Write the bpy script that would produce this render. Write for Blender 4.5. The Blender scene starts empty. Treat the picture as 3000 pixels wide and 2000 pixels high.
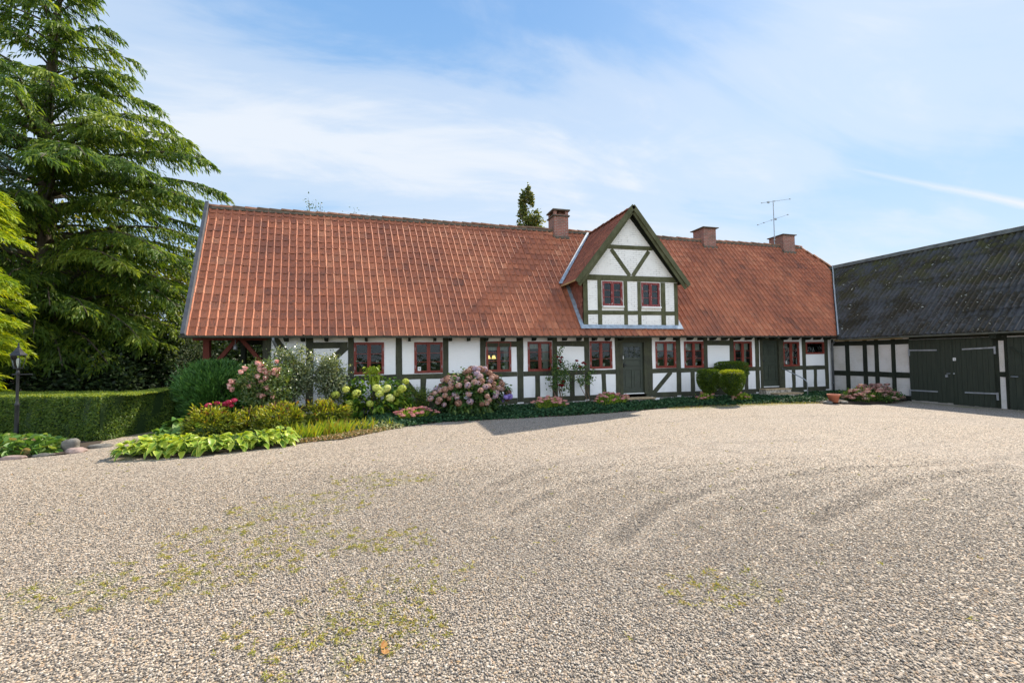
import bpy, bmesh, math, random
import numpy as np
from mathutils import Vector, Matrix
random.seed(7); RNG=np.random.default_rng(11)
S=bpy.context.scene; COL=S.collection
# ---------------- camera ----------------
YAW,PIT,ROL=.2695,.0345,-.0134
CAM=np.array([0,-14.1731,1.7686])
_F=np.array([math.sin(YAW)*math.cos(PIT),math.cos(YAW)*math.cos(PIT),math.sin(PIT)])
_R0=np.array([math.cos(YAW),-math.sin(YAW),0.]);_U0=np.cross(_R0,_F)
_R=_R0*math.cos(ROL)+_U0*math.sin(ROL);_U=-_R0*math.sin(ROL)+_U0*math.cos(ROL)
cd=bpy.data.cameras.new('camera');cam=bpy.data.objects.new('camera',cd);COL.objects.link(cam)
M4=Matrix(((_R[0],_U[0],-_F[0],CAM[0]),(_R[1],_U[1],-_F[1],CAM[1]),(_R[2],_U[2],-_F[2],CAM[2]),(0,0,0,1)))
cam.matrix_world=M4; cd.lens=15.085;cd.sensor_width=36;cd.clip_end=3000;S.camera=cam
# ---------------- world ----------------
SUN=Vector((6.3,4.24,7.30)).normalized()
W=bpy.data.worlds.new('World');S.world=W;W.use_nodes=True
nt=W.node_tree;nt.nodes.clear()
def N(t,ty,**k):
    n=t.nodes.new(ty)
    for a,b in k.items(): setattr(n,a,b)
    return n
out=N(nt,'ShaderNodeOutputWorld');bg=N(nt,'ShaderNodeBackground');bg.inputs[1].default_value=.13
sky=N(nt,'ShaderNodeTexSky',sky_type='NISHITA',sun_disc=False,sun_elevation=math.asin(SUN.z),sun_rotation=math.atan2(SUN.x,SUN.y),air_density=1.0,dust_density=.8,ozone_density=2.0)
tc=N(nt,'ShaderNodeTexCoord');sx=N(nt,'ShaderNodeSeparateXYZ');nt.links.new(tc.outputs['Generated'],sx.inputs[0])
def mth(t,op,a,b=None,c=None,clamp=False):
    n=N(t,'ShaderNodeMath',operation=op);n.use_clamp=clamp
    for i,v in enumerate((a,b,c)):
        if v is None: continue
        if hasattr(v,'links'): t.links.new(v,n.inputs[i])
        else: n.inputs[i].default_value=v
    return n.outputs[0]
def mixc(t,f,a,b,bt='MIX'):
    n=N(t,'ShaderNodeMix',data_type='RGBA',blend_type=bt)
    for i,v in ((0,f),(6,a),(7,b)):
        if hasattr(v,'links'): t.links.new(v,n.inputs[i])
        else: n.inputs[i].default_value=v if i==0 else tuple(v)+(1,) if len(v)==3 else v
    return n.outputs[2]
def ramp(t,f,stops,mode='LINEAR'):
    n=N(t,'ShaderNodeValToRGB');n.color_ramp.interpolation=mode
    e=n.color_ramp.elements
    while len(e)<len(stops): e.new(.5)
    for i,(p,c) in enumerate(stops):
        e[i].position=p;e[i].color=(c,c,c,1) if isinstance(c,(int,float)) else tuple(c)+(1,)
    if f is not None: t.links.new(f,n.inputs[0])
    return n.outputs[0]
zz=mth(nt,'MAXIMUM',sx.outputs[2],.0);zc=mth(nt,'ADD',zz,.16)
cx=mth(nt,'DIVIDE',sx.outputs[0],zc);cyy=mth(nt,'DIVIDE',sx.outputs[1],zc)
cv=N(nt,'ShaderNodeCombineXYZ');nt.links.new(cx,cv.inputs[0]);nt.links.new(cyy,cv.inputs[1])
mp=N(nt,'ShaderNodeMapping');mp.inputs['Rotation'].default_value=(0,0,math.radians(-28));mp.inputs['Scale'].default_value=(.42,1.0,1);mp.inputs['Location'].default_value=(1.7,.6,0)
nt.links.new(cv.outputs[0],mp.inputs[0])
def noise(t,vec,scale,detail=4,rough=.55,dist=0.,dim='3D'):
    n=N(t,'ShaderNodeTexNoise');n.noise_dimensions=dim
    n.inputs['Scale'].default_value=scale;n.inputs['Detail'].default_value=detail;n.inputs['Roughness'].default_value=rough;n.inputs['Distortion'].default_value=dist
    if vec is not None:t.links.new(vec,n.inputs['Vector'])
    return n
back=ramp(nt,mth(nt,'MULTIPLY_ADD',sx.outputs[1],-.5,.5),[(.45,0),(.75,.12)])  # added cloud cover behind the camera, to fill the shaded facade
n1=noise(nt,mp.outputs[0],.75,7,.55,.5);n2=noise(nt,mp.outputs[0],2.6,9,.62,1.0)
band=mth(nt,'ADD',mth(nt,'MULTIPLY',n1.outputs[0],.75),mth(nt,'MULTIPLY',n2.outputs[0],.25))
# cirrus bank: thick in a belt of middle elevations, thinning towards the zenith
belt=ramp(nt,sx.outputs[2],[(0.0,.0),(.27,.015),(.36,.12),(.50,.16),(.62,.05),(1,0)])
cl=mth(nt,'ADD',mth(nt,'ADD',band,belt),back)
cm=ramp(nt,cl,[(.485,0),(.60,.50),(.70,1)],'EASE')
# aeroplane trail low on the right: a thin great-circle streak
def nrm(v): v=np.array(v,float);return v/np.linalg.norm(v)
def pray(x,y): return nrm(_F+_R*(x-1500)/1257.06-_U*(y-1000)/1257.06)
ta,tb=pray(2480,492),pray(3060,610);tn=nrm(np.cross(ta,tb));tm=nrm(pray(2850,568));td=nrm(np.cross(tn,tm))
def vdot(v):
    n=N(nt,'ShaderNodeVectorMath',operation='DOT_PRODUCT');nt.links.new(tc.outputs['Generated'],n.inputs[0]);n.inputs[1].default_value=tuple(v);return n.outputs['Value']
wob=mth(nt,'MULTIPLY',mth(nt,'SUBTRACT',n2.outputs[0],.5),.012)
dd=mth(nt,'ABSOLUTE',mth(nt,'ADD',vdot(tn),wob));along=vdot(td)
if np.dot(td,tb)<0: td=-td;along=vdot(td)
wdt=mth(nt,'MULTIPLY_ADD',along,.014,.008)
tr=mth(nt,'SUBTRACT',1.0,mth(nt,'DIVIDE',dd,mth(nt,'MAXIMUM',wdt,.0015)),clamp=True)
tr=mth(nt,'MULTIPLY',tr,ramp(nt,mth(nt,'ADD',along,.5),[(.22,0),(.42,.5),(.56,1)]))
tr=mth(nt,'MULTIPLY',tr,1.0);front=mth(nt,'GREATER_THAN',vdot(tm),.5);tr=mth(nt,'MULTIPLY',tr,front)
cm2=mth(nt,'MAXIMUM',mth(nt,'MULTIPLY',cm,.90),tr)
K=4.6
grad=ramp(nt,sx.outputs[2],[(0,(.66*K,.81*K,.97*K)),(.18,(.55*K,.74*K,.96*K)),(.42,(.34*K,.61*K,.95*K)),(.75,(.17*K,.40*K,.82*K)),(1,(.17*K,.38*K,.78*K))])
skyc=mixc(nt,.12,grad,sky.outputs[0])
fin=mixc(nt,cm2,skyc,(.90*K,.95*K,1.02*K))
bk=ramp(nt,mth(nt,'MULTIPLY_ADD',sx.outputs[1],-.5,.5),[(.5,1.0),(.8,1.8)]);fin=mixc(nt,1.0,fin,bk,'MULTIPLY');nt.links.new(fin,bg.inputs[0]);nt.links.new(bg.outputs[0],out.inputs[0])  # unseen sky behind the camera brightened to lift the facade's shade
# ---------------- sun ----------------
sl=bpy.data.lights.new('sun','SUN');sl.energy=5.0;sl.angle=math.radians(.55);sl.color=(1,.90,.76)
so=bpy.data.objects.new('sun',sl);COL.objects.link(so);so.rotation_euler=SUN.to_track_quat('Z','Y').to_euler();so.location=SUN*60
S.view_settings.view_transform='Standard';S.view_settings.look='None';S.view_settings.exposure=.72;S.view_settings.gamma=1
S.render.engine='CYCLES';S.cycles.max_bounces=8;S.cycles.transparent_max_bounces=12;S.cycles.diffuse_bounces=4

# ---------------- materials ----------------
MATS={}
def newmat(name):
    m=bpy.data.materials.new(name);m.use_nodes=True;t=m.node_tree;b=t.nodes['Principled BSDF'];return m,t,b
def setc(b,c): b.inputs['Base Color'].default_value=tuple(c)+(1,)
def bump(t,b,h,st=.5,d=.01):
    n=N(t,'ShaderNodeBump');n.inputs['Strength'].default_value=st;n.inputs['Distance'].default_value=d
    t.links.new(h,n.inputs['Height']);t.links.new(n.outputs[0],b.inputs['Normal']);return n
def gpos(t):
    return N(t,'ShaderNodeNewGeometry').outputs['Position']
def mapping(t,vec,sc=(1,1,1),rot=(0,0,0)):
    n=N(t,'ShaderNodeMapping');n.inputs['Scale'].default_value=sc;n.inputs['Rotation'].default_value=rot;t.links.new(vec,n.inputs[0]);return n.outputs[0]
def mat_plain(name,c,rough=.6,metal=0,var=.25,scale=6,bmp=.15,spec=.4):
    if name in MATS: return MATS[name]
    m,t,b=newmat(name);p=gpos(t)
    n=noise(t,p,scale,5,.6);c=np.array(c)
    t.links.new(ramp(t,n.outputs[0],[(.3,tuple(c*(1-var))),(.7,tuple(np.minimum(c*(1+var),1)))]),b.inputs['Base Color'])
    b.inputs['Roughness'].default_value=rough;b.inputs['Metallic'].default_value=metal;b.inputs['Specular IOR Level'].default_value=spec
    if bmp: bump(t,b,noise(t,p,scale*8,4,.6).outputs[0],bmp,.01)
    MATS[name]=m;return m
def mat_timber(name,c,moss,amt=.35,sc=1):
    m,t,b=newmat(name);p=gpos(t)
    g=noise(t,mapping(t,p,(14,14,1.6)),3*sc,6,.65)
    q=noise(t,p,2.3,5,.6);c=np.array(c)
    base=ramp(t,g.outputs[0],[(.28,tuple(c*.55)),(.55,tuple(c)),(.8,tuple(c*1.5))])
    t.links.new(mixc(t,mth(t,'MULTIPLY',ramp(t,q.outputs[0],[(.42,0),(.66,1)]),amt),base,moss),b.inputs['Base Color'])
    b.inputs['Roughness'].default_value=.85;b.inputs['Specular IOR Level'].default_value=.2
    bump(t,b,g.outputs[0],.5,.01);return m
TIMBER=mat_timber('dark_timber',(.055,.057,.040),(.095,.10,.055),.55)
TIMBER2=mat_timber('mossy_timber',(.082,.085,.043),(.15,.15,.09),.5)
BLACKT=mat_timber('barn_timber',(.022,.026,.018),(.045,.048,.028),.4)
REDT=mat_timber('red_timber',(.115,.030,.020),(.10,.03,.022),.5)
def mat_white(name,c,brick,cr,stain=.2,rows=.075):
    m,t,b=newmat(name);p=gpos(t)
    sp=N(t,'ShaderNodeSeparateXYZ');t.links.new(p,sp.inputs[0])
    cb=N(t,'ShaderNodeCombineXYZ');t.links.new(mth(t,'ADD',sp.outputs[0],sp.outputs[1]),cb.inputs[0]);t.links.new(sp.outputs[2],cb.inputs[1])
    br=N(t,'ShaderNodeTexBrick');br.inputs['Scale'].default_value=1;br.inputs['Brick Width'].default_value=.24;br.inputs['Row Height'].default_value=rows;br.inputs['Mortar Size'].default_value=.0075;br.inputs['Mortar Smooth'].default_value=.6
    wv=noise(t,p,5,3,.5);vm=N(t,'ShaderNodeVectorMath',operation='MULTIPLY_ADD');t.links.new(wv.outputs['Color'],vm.inputs[0]);vm.inputs[1].default_value=(.02,.02,.02);t.links.new(cb.outputs[0],vm.inputs[2]);t.links.new(vm.outputs[0],br.inputs['Vector'])
    n=noise(t,p,3.5,7,.65);n2=noise(t,p,1.1,4,.6);c=np.array(c)
    msk=mth(t,'MULTIPLY',br.outputs['Fac'],ramp(t,n.outputs[0],[(.50-.1*cr,0),(.62,1)]))
    col=mixc(t,mth(t,'MULTIPLY',ramp(t,n2.outputs[0],[(.45,0),(.75,1)]),stain),tuple(c),tuple(c*np.array((.80,.76,.68))))
    col=mixc(t,mth(t,'MULTIPLY',msk,cr),col,(.16,.14,.12))
    sp2=noise(t,p,26,3,.5);col=mixc(t,mth(t,'MULTIPLY',ramp(t,sp2.outputs[0],[(.72,0),(.76,1)]),.35),col,(.25,.24,.22))
    low=N(t,'ShaderNodeMapRange');t.links.new(sp.outputs[2],low.inputs[0]);low.inputs[1].default_value=.75;low.inputs[2].default_value=.3
    col=mixc(t,mth(t,'MULTIPLY',mth(t,'MULTIPLY',low.outputs[0],ramp(t,n.outputs[0],[(.45,0),(.6,1)])),.28),col,(.40,.40,.36))
    t.links.new(col,b.inputs['Base Color']);b.inputs['Roughness'].default_value=.9;b.inputs['Specular IOR Level'].default_value=.2
    h=mth(t,'ADD',mth(t,'MULTIPLY',br.outputs['Fac'],-brick),mth(t,'MULTIPLY',n.outputs[0],.5))
    bump(t,b,h,.6,.008);return m
WHITE=mat_white('whitewash',(.85,.85,.85),.25,.12)
WHITED=mat_white('weathered_whitewash',(.83,.82,.79),.9,.75)
WHITEB=mat_white('barn_whitewash',(.64,.60,.56),.35,.45,.95)
def mat_tint(name,stops,rough=.8,bumps=.3,streak=.5,spec=.3,dirt=(.05,.04,.035),dirta=.5,dsc=3.,spots=.6):
    """per-tile colour attribute + weathering that belongs to the tile"""
    m,t,b=newmat(name);p=gpos(t)
    a=N(t,'ShaderNodeAttribute',attribute_name='tint')
    base=ramp(t,a.outputs['Fac'],stops)
    n=noise(t,mapping(t,p,(1,1,1)),dsc,6,.65);n2=noise(t,mapping(t,p,(16,4,4)),2.2,4,.6);n3=noise(t,p,17,2,.5)
    k=mth(t,'MULTIPLY',ramp(t,n2.outputs[0],[(.46,0),(.68,1)]),ramp(t,n.outputs[0],[(.38,.15),(.62,1)]))
    col=mixc(t,mth(t,'MULTIPLY',k,dirta),base,dirt)
    n5=noise(t,mapping(t,p,(2.2,2.2,.7)),1.1,5,.7);col=mixc(t,mth(t,'MULTIPLY',ramp(t,n5.outputs[0],[(.46,0),(.70,1)]),.35),col,dirt)
    col=mixc(t,mth(t,'MULTIPLY',ramp(t,n3.outputs[0],[(.70,0),(.74,1)]),spots),col,(.03,.03,.018))
    t.links.new(col,b.inputs['Base Color']);b.inputs['Roughness'].default_value=rough;b.inputs['Specular IOR Level'].default_value=spec
    bump(t,b,noise(t,p,60,3,.6).outputs[0],bumps,.004);return m
TILE=mat_tint('clay_tile',[(0,(.16,.062,.040)),(.35,(.34,.112,.058)),(.65,(.45,.150,.072)),(1,(.58,.24,.125))],.72,dirta=.75,dirt=(.085,.06,.05))
EDGE=mat_plain('shaded_tile_edge',(.045,.03,.022),.95,0,.5,9,.2)  # near-black lip paints the shadow line under each tile row
TILED=mat_tint('old_clay_tile',[(0,(.15,.06,.04)),(.5,(.27,.09,.055)),(1,(.38,.14,.08))],.85,dirta=.8)
RIDGE=mat_tint('ridge_tile',[(0,(.16,.10,.06)),(.5,(.33,.15,.085)),(1,(.48,.22,.12))],.85,dirt=(.09,.08,.04),dirta=.9)
def mat_corr():
    m,t,b=newmat('fibre_cement');p=gpos(t)
    n=noise(t,p,1.1,7,.7);n2=noise(t,mapping(t,p,(1,9,1)),3,5,.65);n3=noise(t,p,7.5,3,.6);n4=noise(t,p,2.2,4,.6)
    base=ramp(t,n2.outputs[0],[(.3,(.045,.045,.045)),(.7,(.092,.094,.096))])
    col=mixc(t,ramp(t,mth(t,'ADD',mth(t,'MULTIPLY',n.outputs[0],.7),mth(t,'MULTIPLY',n3.outputs[0],.3)),[(.44,0),(.55,.9)]),base,(.034,.028,.016))
    gm=N(t,'ShaderNodeSeparateXYZ');t.links.new(p,gm.inputs[0])
    up=N(t,'ShaderNodeMapRange');t.links.new(gm.outputs[2],up.inputs[0]);up.inputs[1].default_value=3.4;up.inputs[2].default_value=6.2
    col=mixc(t,mth(t,'MULTIPLY',mth(t,'MULTIPLY',up.outputs[0],ramp(t,n4.outputs[0],[(.45,0),(.62,1)])),.75),col,(.085,.085,.03))
    pz=mth(t,'MULTIPLY',ramp(t,n3.outputs[0],[(.66,0),(.69,1)]),ramp(t,n.outputs[0],[(.47,0),(.53,1)]))
    col=mixc(t,pz,col,(.42,.42,.36))
    t.links.new(col,b.inputs['Base Color']);b.inputs['Roughness'].default_value=.95;b.inputs['Specular IOR Level'].default_value=.08
    bump(t,b,noise(t,p,40,4,.7).outputs[0],.5,.01);return m
CORR=mat_corr()
def mat_brick(name,c1,c2,mo,sc=1):
    m,t,b=newmat(name);p=gpos(t);sp=N(t,'ShaderNodeSeparateXYZ');t.links.new(p,sp.inputs[0])
    cb=N(t,'ShaderNodeCombineXYZ');t.links.new(mth(t,'ADD',sp.outputs[0],sp.outputs[1]),cb.inputs[0]);t.links.new(sp.outputs[2],cb.inputs[1])
    br=N(t,'ShaderNodeTexBrick');br.inputs['Scale'].default_value=1;br.inputs['Brick Width'].default_value=.2;br.inputs['Row Height'].default_value=.07;br.inputs['Mortar Size'].default_value=.009
    t.links.new(cb.outputs[0],br.inputs['Vector']);br.inputs['Color1'].default_value=c1+(1,);br.inputs['Color2'].default_value=c2+(1,);br.inputs['Mortar'].default_value=mo+(1,)
    n=noise(t,p,4,6,.7)
    t.links.new(mixc(t,ramp(t,n.outputs[0],[(.45,0),(.7,.7)]),br.outputs['Color'],(.13,.10,.075)),b.inputs['Base Color'])
    b.inputs['Roughness'].default_value=.9;bump(t,b,mth(t,'MULTIPLY',br.outputs['Fac'],-1),.6,.01);return m
BRICK=mat_brick('chimney_brick',(.36,.12,.075),(.27,.10,.075),(.33,.28,.24))
BRICKD=mat_brick('porch_brick',(.10,.085,.05),(.08,.07,.045),(.05,.045,.03))
CONC=mat_plain('concrete_cap',(.12,.10,.075),.9,0,.4,8,.4)
LEAD=mat_plain('lead_flashing',(.30,.36,.42),.55,.2,.35,7,.3)
ZINC=mat_plain('weathered_zinc',(.13,.14,.12),.5,.5,.4,3,.15)
PIPE=mat_plain('grey_pipe',(.17,.18,.19),.45,.4,.25,4,.1)
STEEL=mat_plain('galvanised_steel',(.36,.38,.40),.5,.5,.25,12,.1)
REDP=mat_plain('red_paint',(.205,.033,.020),.5,0,.18,9,.1)
def mat_peel():
    m,t,b=newmat('peeling_red_paint');p=gpos(t);n=noise(t,mapping(t,p,(3,3,1)),7,5,.7)
    t.links.new(mixc(t,ramp(t,n.outputs[0],[(.60,0),(.63,1)]),(.22,.03,.028),(.62,.55,.50)),b.inputs['Base Color']);b.inputs['Roughness'].default_value=.6;return m
REDPEEL=mat_peel()
GREEND=mat_plain('dark_green_paint',(.040,.050,.036),.45,0,.2,5,.08)
def mat_boards():
    m,t,b=newmat('barn_door_boards');p=gpos(t);g=noise(t,mapping(t,p,(12,12,.8)),2.5,6,.7)
    t.links.new(ramp(t,g.outputs[0],[(.3,(.014,.021,.012)),(.7,(.036,.044,.027))]),b.inputs['Base Color']);b.inputs['Roughness'].default_value=.7
    bump(t,b,g.outputs[0],.4,.006);return m
BOARDS=mat_boards()
YELW=mat_plain('raw_eaves_board',(.42,.30,.14),.8,0,.3,4,.2)
PAINTW=mat_plain('white_paint',(.75,.75,.73),.5,0,.08,9,.05)
IRON=mat_plain('black_iron',(.03,.032,.036),.4,.3,.3,9,.1)
STONE=mat_plain('field_stone',(.16,.15,.13),.9,0,.5,7,.6)
STONEP=mat_plain('pink_stone',(.30,.22,.19),.9,0,.4,8,.5)
SLAB=mat_plain('yellow_stone_slab',(.42,.31,.18),.85,0,.35,9,.4)
TERRA=mat_plain('terracotta',(.46,.16,.09),.75,0,.15,5,.1)
BARK=mat_timber('bark',(.16,.10,.065),(.30,.22,.15),.6,.6)
BARK2=mat_timber('grey_bark',(.11,.09,.065),(.16,.14,.10),.5,.8)
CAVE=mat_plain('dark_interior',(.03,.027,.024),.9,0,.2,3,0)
SLATE=mat_plain('slate_verge',(.07,.075,.085),.7,0,.3,5,.2)
DIRTRED=mat_plain('red_slate_cladding',(.26,.10,.07),.8,0,.45,4,.3)
def mat_glass():
    m,t,b=newmat('window_glass');t.nodes.remove(b);o=t.nodes['Material Output']
    tr=N(t,'ShaderNodeBsdfTransparent');tr.inputs[0].default_value=(.80,.85,.82,1);gl=N(t,'ShaderNodeBsdfGlossy');gl.inputs['Roughness'].default_value=.03;gl.inputs[0].default_value=(.9,.95,1,1)
    fr=N(t,'ShaderNodeFresnel');fr.inputs[0].default_value=1.33
    nn=noise(t,gpos(t),5,2,.5);bp=N(t,'ShaderNodeBump');bp.inputs['Strength'].default_value=.15;bp.inputs['Distance'].default_value=.02;t.links.new(nn.outputs[0],bp.inputs['Height']);t.links.new(bp.outputs[0],gl.inputs['Normal'])
    mx=N(t,'ShaderNodeMixShader');t.links.new(mth(t,'MULTIPLY',fr.outputs[0],1.0),mx.inputs[0]);t.links.new(tr.outputs[0],mx.inputs[1]);t.links.new(gl.outputs[0],mx.inputs[2]);t.links.new(mx.outputs[0],o.inputs[0]);return m
GLASS=mat_glass()
def mat_emit(name,c,s):
    m,t,b=newmat(name);setc(b,c);b.inputs['Emission Color'].default_value=tuple(c)+(1,);b.inputs['Emission Strength'].default_value=s;return m
LAMPG=mat_emit('lit_lampshade',(1,.62,.22),1.2)
def mat_leaf(name,stops,trans=.35,rough=.5,edge=None,tcol=(1.25,1.15,.35),spec=.35):
    m,t,b=newmat(name);o=t.nodes['Material Output']
    a=N(t,'ShaderNodeAttribute',attribute_name='tint');c=ramp(t,a.outputs['Fac'],stops)
    if edge:
        e=N(t,'ShaderNodeAttribute',attribute_name='across');c=mixc(t,ramp(t,e.outputs['Fac'],[(.62,0),(.80,1)]),c,edge)
    t.links.new(c,b.inputs['Base Color']);b.inputs['Roughness'].default_value=rough;b.inputs['Specular IOR Level'].default_value=spec
    tl=N(t,'ShaderNodeBsdfTranslucent');t.links.new(mixc(t,1.0,c,tcol,'MULTIPLY'),tl.inputs[0])
    mx=N(t,'ShaderNodeMixShader');mx.inputs[0].default_value=trans
    t.links.new(b.outputs[0],mx.inputs[1]);t.links.new(tl.outputs[0],mx.inputs[2]);t.links.new(mx.outputs[0],o.inputs[0]);return m
G=lambda r,g,b:(r,g,b)
LCEDAR=mat_leaf('cedar_foliage',[(0,(.05,.105,.018)),(.5,(.125,.21,.03)),(1,(.28,.35,.05))],.5)
LGOLD=mat_leaf('golden_foliage',[(0,(.13,.22,.016)),(.5,(.30,.40,.022)),(1,(.54,.55,.035))],.45)
LBLUE=mat_leaf('bluish_foliage',[(0,(.04,.085,.06)),(.6,(.09,.15,.10)),(1,(.30,.15,.07))],.3)
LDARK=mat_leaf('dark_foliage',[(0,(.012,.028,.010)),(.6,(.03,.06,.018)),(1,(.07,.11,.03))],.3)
LHEDGE=mat_leaf('hedge_foliage',[(0,(.055,.11,.02)),(.6,(.12,.20,.032)),(1,(.34,.38,.05))],.4)
LBACK=mat_leaf('yellow_green_foliage',[(0,(.08,.11,.02)),(.6,(.19,.21,.03)),(1,(.38,.33,.06))],.45)
LTALL=mat_leaf('tall_tree_foliage',[(0,(.05,.08,.022)),(.6,(.12,.16,.042)),(1,(.30,.28,.10))],.35)
LJUN=mat_leaf('juniper_foliage',[(0,(.03,.09,.02)),(.6,(.075,.19,.04)),(1,(.15,.30,.06))],.3)
LROSE=mat_leaf('rose_foliage',[(0,(.045,.09,.025)),(.6,(.12,.19,.05)),(1,(.30,.34,.12))],.35,.3,spec=.6)
LGREY=mat_leaf('glossy_rose_foliage',[(0,(.06,.10,.05)),(.5,(.16,.21,.10)),(1,(.42,.44,.27))],.35,.25,spec=.9)
LPEONY=mat_leaf('peony_foliage',[(0,(.05,.085,.014)),(.4,(.15,.20,.02)),(.72,(.44,.44,.03)),(.88,(.25,.11,.04)),(1,(.10,.04,.03))],.4)
LHOSTA=mat_leaf('hosta_leaf',[(0,(.10,.22,.03)),(.5,(.22,.36,.04)),(1,(.48,.54,.05))],.38,.4,edge=(.50,.56,.10))
LBIG=mat_leaf('broad_leaf',[(0,(.06,.15,.03)),(.6,(.14,.27,.06)),(1,(.30,.40,.10))],.35,.45)
LIRIS=mat_leaf('iris_blade',[(0,(.14,.24,.02)),(.6,(.32,.40,.03)),(.9,(.50,.42,.04)),(1,(.48,.22,.06))],.45)
LHYD=mat_leaf('hydrangea_leaf',[(0,(.06,.15,.02)),(.6,(.15,.29,.035)),(1,(.42,.50,.05))],.4)
LHYDD=mat_leaf('dark_hydrangea_leaf',[(0,(.03,.075,.02)),(.7,(.075,.15,.035)),(1,(.19,.25,.06))],.3)
LIVY=mat_leaf('ivy_leaf',[(0,(.012,.040,.018)),(.6,(.035,.090,.038)),(.95,(.07,.14,.055)),(1,(.12,.18,.09))],.2,.65,spec=.15)
LVAR=mat_leaf('variegated_leaf',[(0,(.07,.10,.04)),(.5,(.24,.28,.12)),(1,(.62,.60,.38))],.35)
LDRY=mat_leaf('dry_ground_cover',[(0,(.08,.11,.03)),(.35,(.20,.20,.06)),(.6,(.36,.20,.10)),(1,(.50,.36,.20))],.3)
LALCH=mat_leaf('lobed_leaf',[(0,(.06,.14,.03)),(.6,(.13,.25,.05)),(.9,(.26,.34,.09)),(1,(.35,.20,.10))],.35)
LSED=mat_leaf('sedum_leaf',[(0,(.12,.22,.03)),(.6,(.28,.40,.05)),(1,(.50,.58,.07))],.4)
LTOP=mat_leaf('clipped_conifer',[(0,(.045,.09,.014)),(.6,(.11,.18,.022)),(1,(.34,.38,.03))],.4)
PPINK=mat_leaf('pink_petal',[(0,(.72,.38,.34)),(.5,(.84,.56,.52)),(1,(.90,.72,.66))],.3,.6,tcol=(1.1,.9,.8))
PRED=mat_leaf('red_petal',[(0,(.16,.006,.010)),(1,(.34,.015,.02))],.2,.5,tcol=(1.2,.6,.6))
PCRIM=mat_leaf('crimson_petal',[(0,(.42,.012,.05)),(1,(.72,.08,.16))],.25,.5,tcol=(1.2,.8,.8))
PSED=mat_leaf('sedum_flower',[(0,(.46,.17,.17)),(.6,(.66,.31,.27)),(1,(.78,.46,.36))],.25,.7,tcol=(1.1,.9,.8))
PLIME=mat_leaf('lime_flower',[(0,(.42,.48,.07)),(.6,(.62,.66,.14)),(1,(.80,.80,.34))],.35,.7,tcol=(1.1,1.05,.5))
PHYD=mat_leaf('faded_hydrangea_flower',[(0,(.27,.14,.09)),(.3,(.42,.22,.15)),(.6,(.54,.34,.25)),(.82,(.50,.33,.31)),(1,(.42,.33,.42))],.25,.7,tcol=(1.05,.9,.85))
PVIO=mat_leaf('violet_hydrangea_flower',[(0,(.26,.18,.50)),(1,(.42,.33,.66))],.25,.7,tcol=(1,.9,1.1))
PWHT=mat_leaf('white_petal',[(0,(.6,.58,.55)),(1,(.8,.78,.76))],.25,.6,tcol=(1,1,.9))
GRASSB=mat_leaf('grass_blade',[(0,(.20,.22,.04)),(.5,(.36,.36,.07)),(.85,(.48,.40,.13)),(1,(.42,.24,.11))],.4)
DRYL=mat_leaf('dry_leaf',[(0,(.45,.20,.06)),(1,(.60,.34,.12))],.3)
CLOTH=mat_leaf('curtain_cloth',[(0,(.45,.44,.42)),(1,(.62,.61,.58))],.3,.8,tcol=(1,1,1))
def mat_gravel():
    m,t,b=newmat('gravel');p=gpos(t)
    v=N(t,'ShaderNodeTexVoronoi');v.inputs['Scale'].default_value=58;t.links.new(p,v.inputs['Vector'])
    sc=N(t,'ShaderNodeSeparateColor');t.links.new(v.outputs['Color'],sc.inputs[0])
    st=ramp(t,sc.outputs[0],[(0,(.06,.052,.045)),(.14,(.15,.128,.102)),(.30,(.28,.233,.18)),(.52,(.415,.345,.265)),(.74,(.51,.435,.345)),(.86,(.43,.295,.185)),(1,(.68,.62,.53))])
    n=noise(t,p,.35,6,.6);n2=noise(t,p,1.6,6,.65,1)
    col=mixc(t,mth(t,'MULTIPLY',ramp(t,n.outputs[0],[(.42,0),(.66,1)]),.3),st,(.34,.30,.26))
    gap=ramp(t,v.outputs['Distance'],[(.45,0),(.75,1)])
    col=mixc(t,mth(t,'MULTIPLY',gap,.75),col,(.08,.065,.05))  # shade between the stones painted as dark cell borders
    ru=N(t,'ShaderNodeAttribute',attribute_name='rut')
    col=mixc(t,mth(t,'MULTIPLY',mth(t,'MULTIPLY',ru.outputs['Fac'],ramp(t,n2.outputs[0],[(.32,0),(.5,1)])),.42),col,(.12,.10,.08))
    ms=N(t,'ShaderNodeAttribute',attribute_name='moss')
    col=mixc(t,mth(t,'MULTIPLY',ms.outputs['Fac'],ramp(t,n2.outputs[0],[(.45,0),(.58,.8)])),col,(.16,.17,.05))
    t.links.new(col,b.inputs['Base Color']);b.inputs['Roughness'].default_value=.85;b.inputs['Specular IOR Level'].default_value=.25
    bump(t,b,mth(t,'SUBTRACT',mth(t,'MULTIPLY',sc.outputs[1],.5),v.outputs['Distance']),.8,.008);return m
GRAVEL=mat_gravel()
def mat_pebble():
    m,t,b=newmat('pebble');a=N(t,'ShaderNodeAttribute',attribute_name='tint')
    c=ramp(t,a.outputs['Fac'],[(0,(.08,.07,.062)),(.16,(.17,.147,.12)),(.34,(.31,.26,.202)),(.55,(.45,.378,.295)),(.77,(.55,.475,.385)),(.87,(.45,.305,.19)),(.93,(.51,.39,.24)),(1,(.72,.67,.59))])
    n=noise(t,gpos(t),160,2,.5)
    t.links.new(mixc(t,mth(t,'MULTIPLY',n.outputs[0],.3),c,(.3,.27,.24)),b.inputs['Base Color']);b.inputs['Roughness'].default_value=.8;b.inputs['Specular IOR Level'].default_value=.3;return m
PEB=mat_pebble()
SOIL=mat_plain('soil',(.05,.036,.024),.95,0,.4,9,.6)
MOSS=mat_plain('moss',(.10,.105,.03),.95,0,.5,6,.7)
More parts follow.
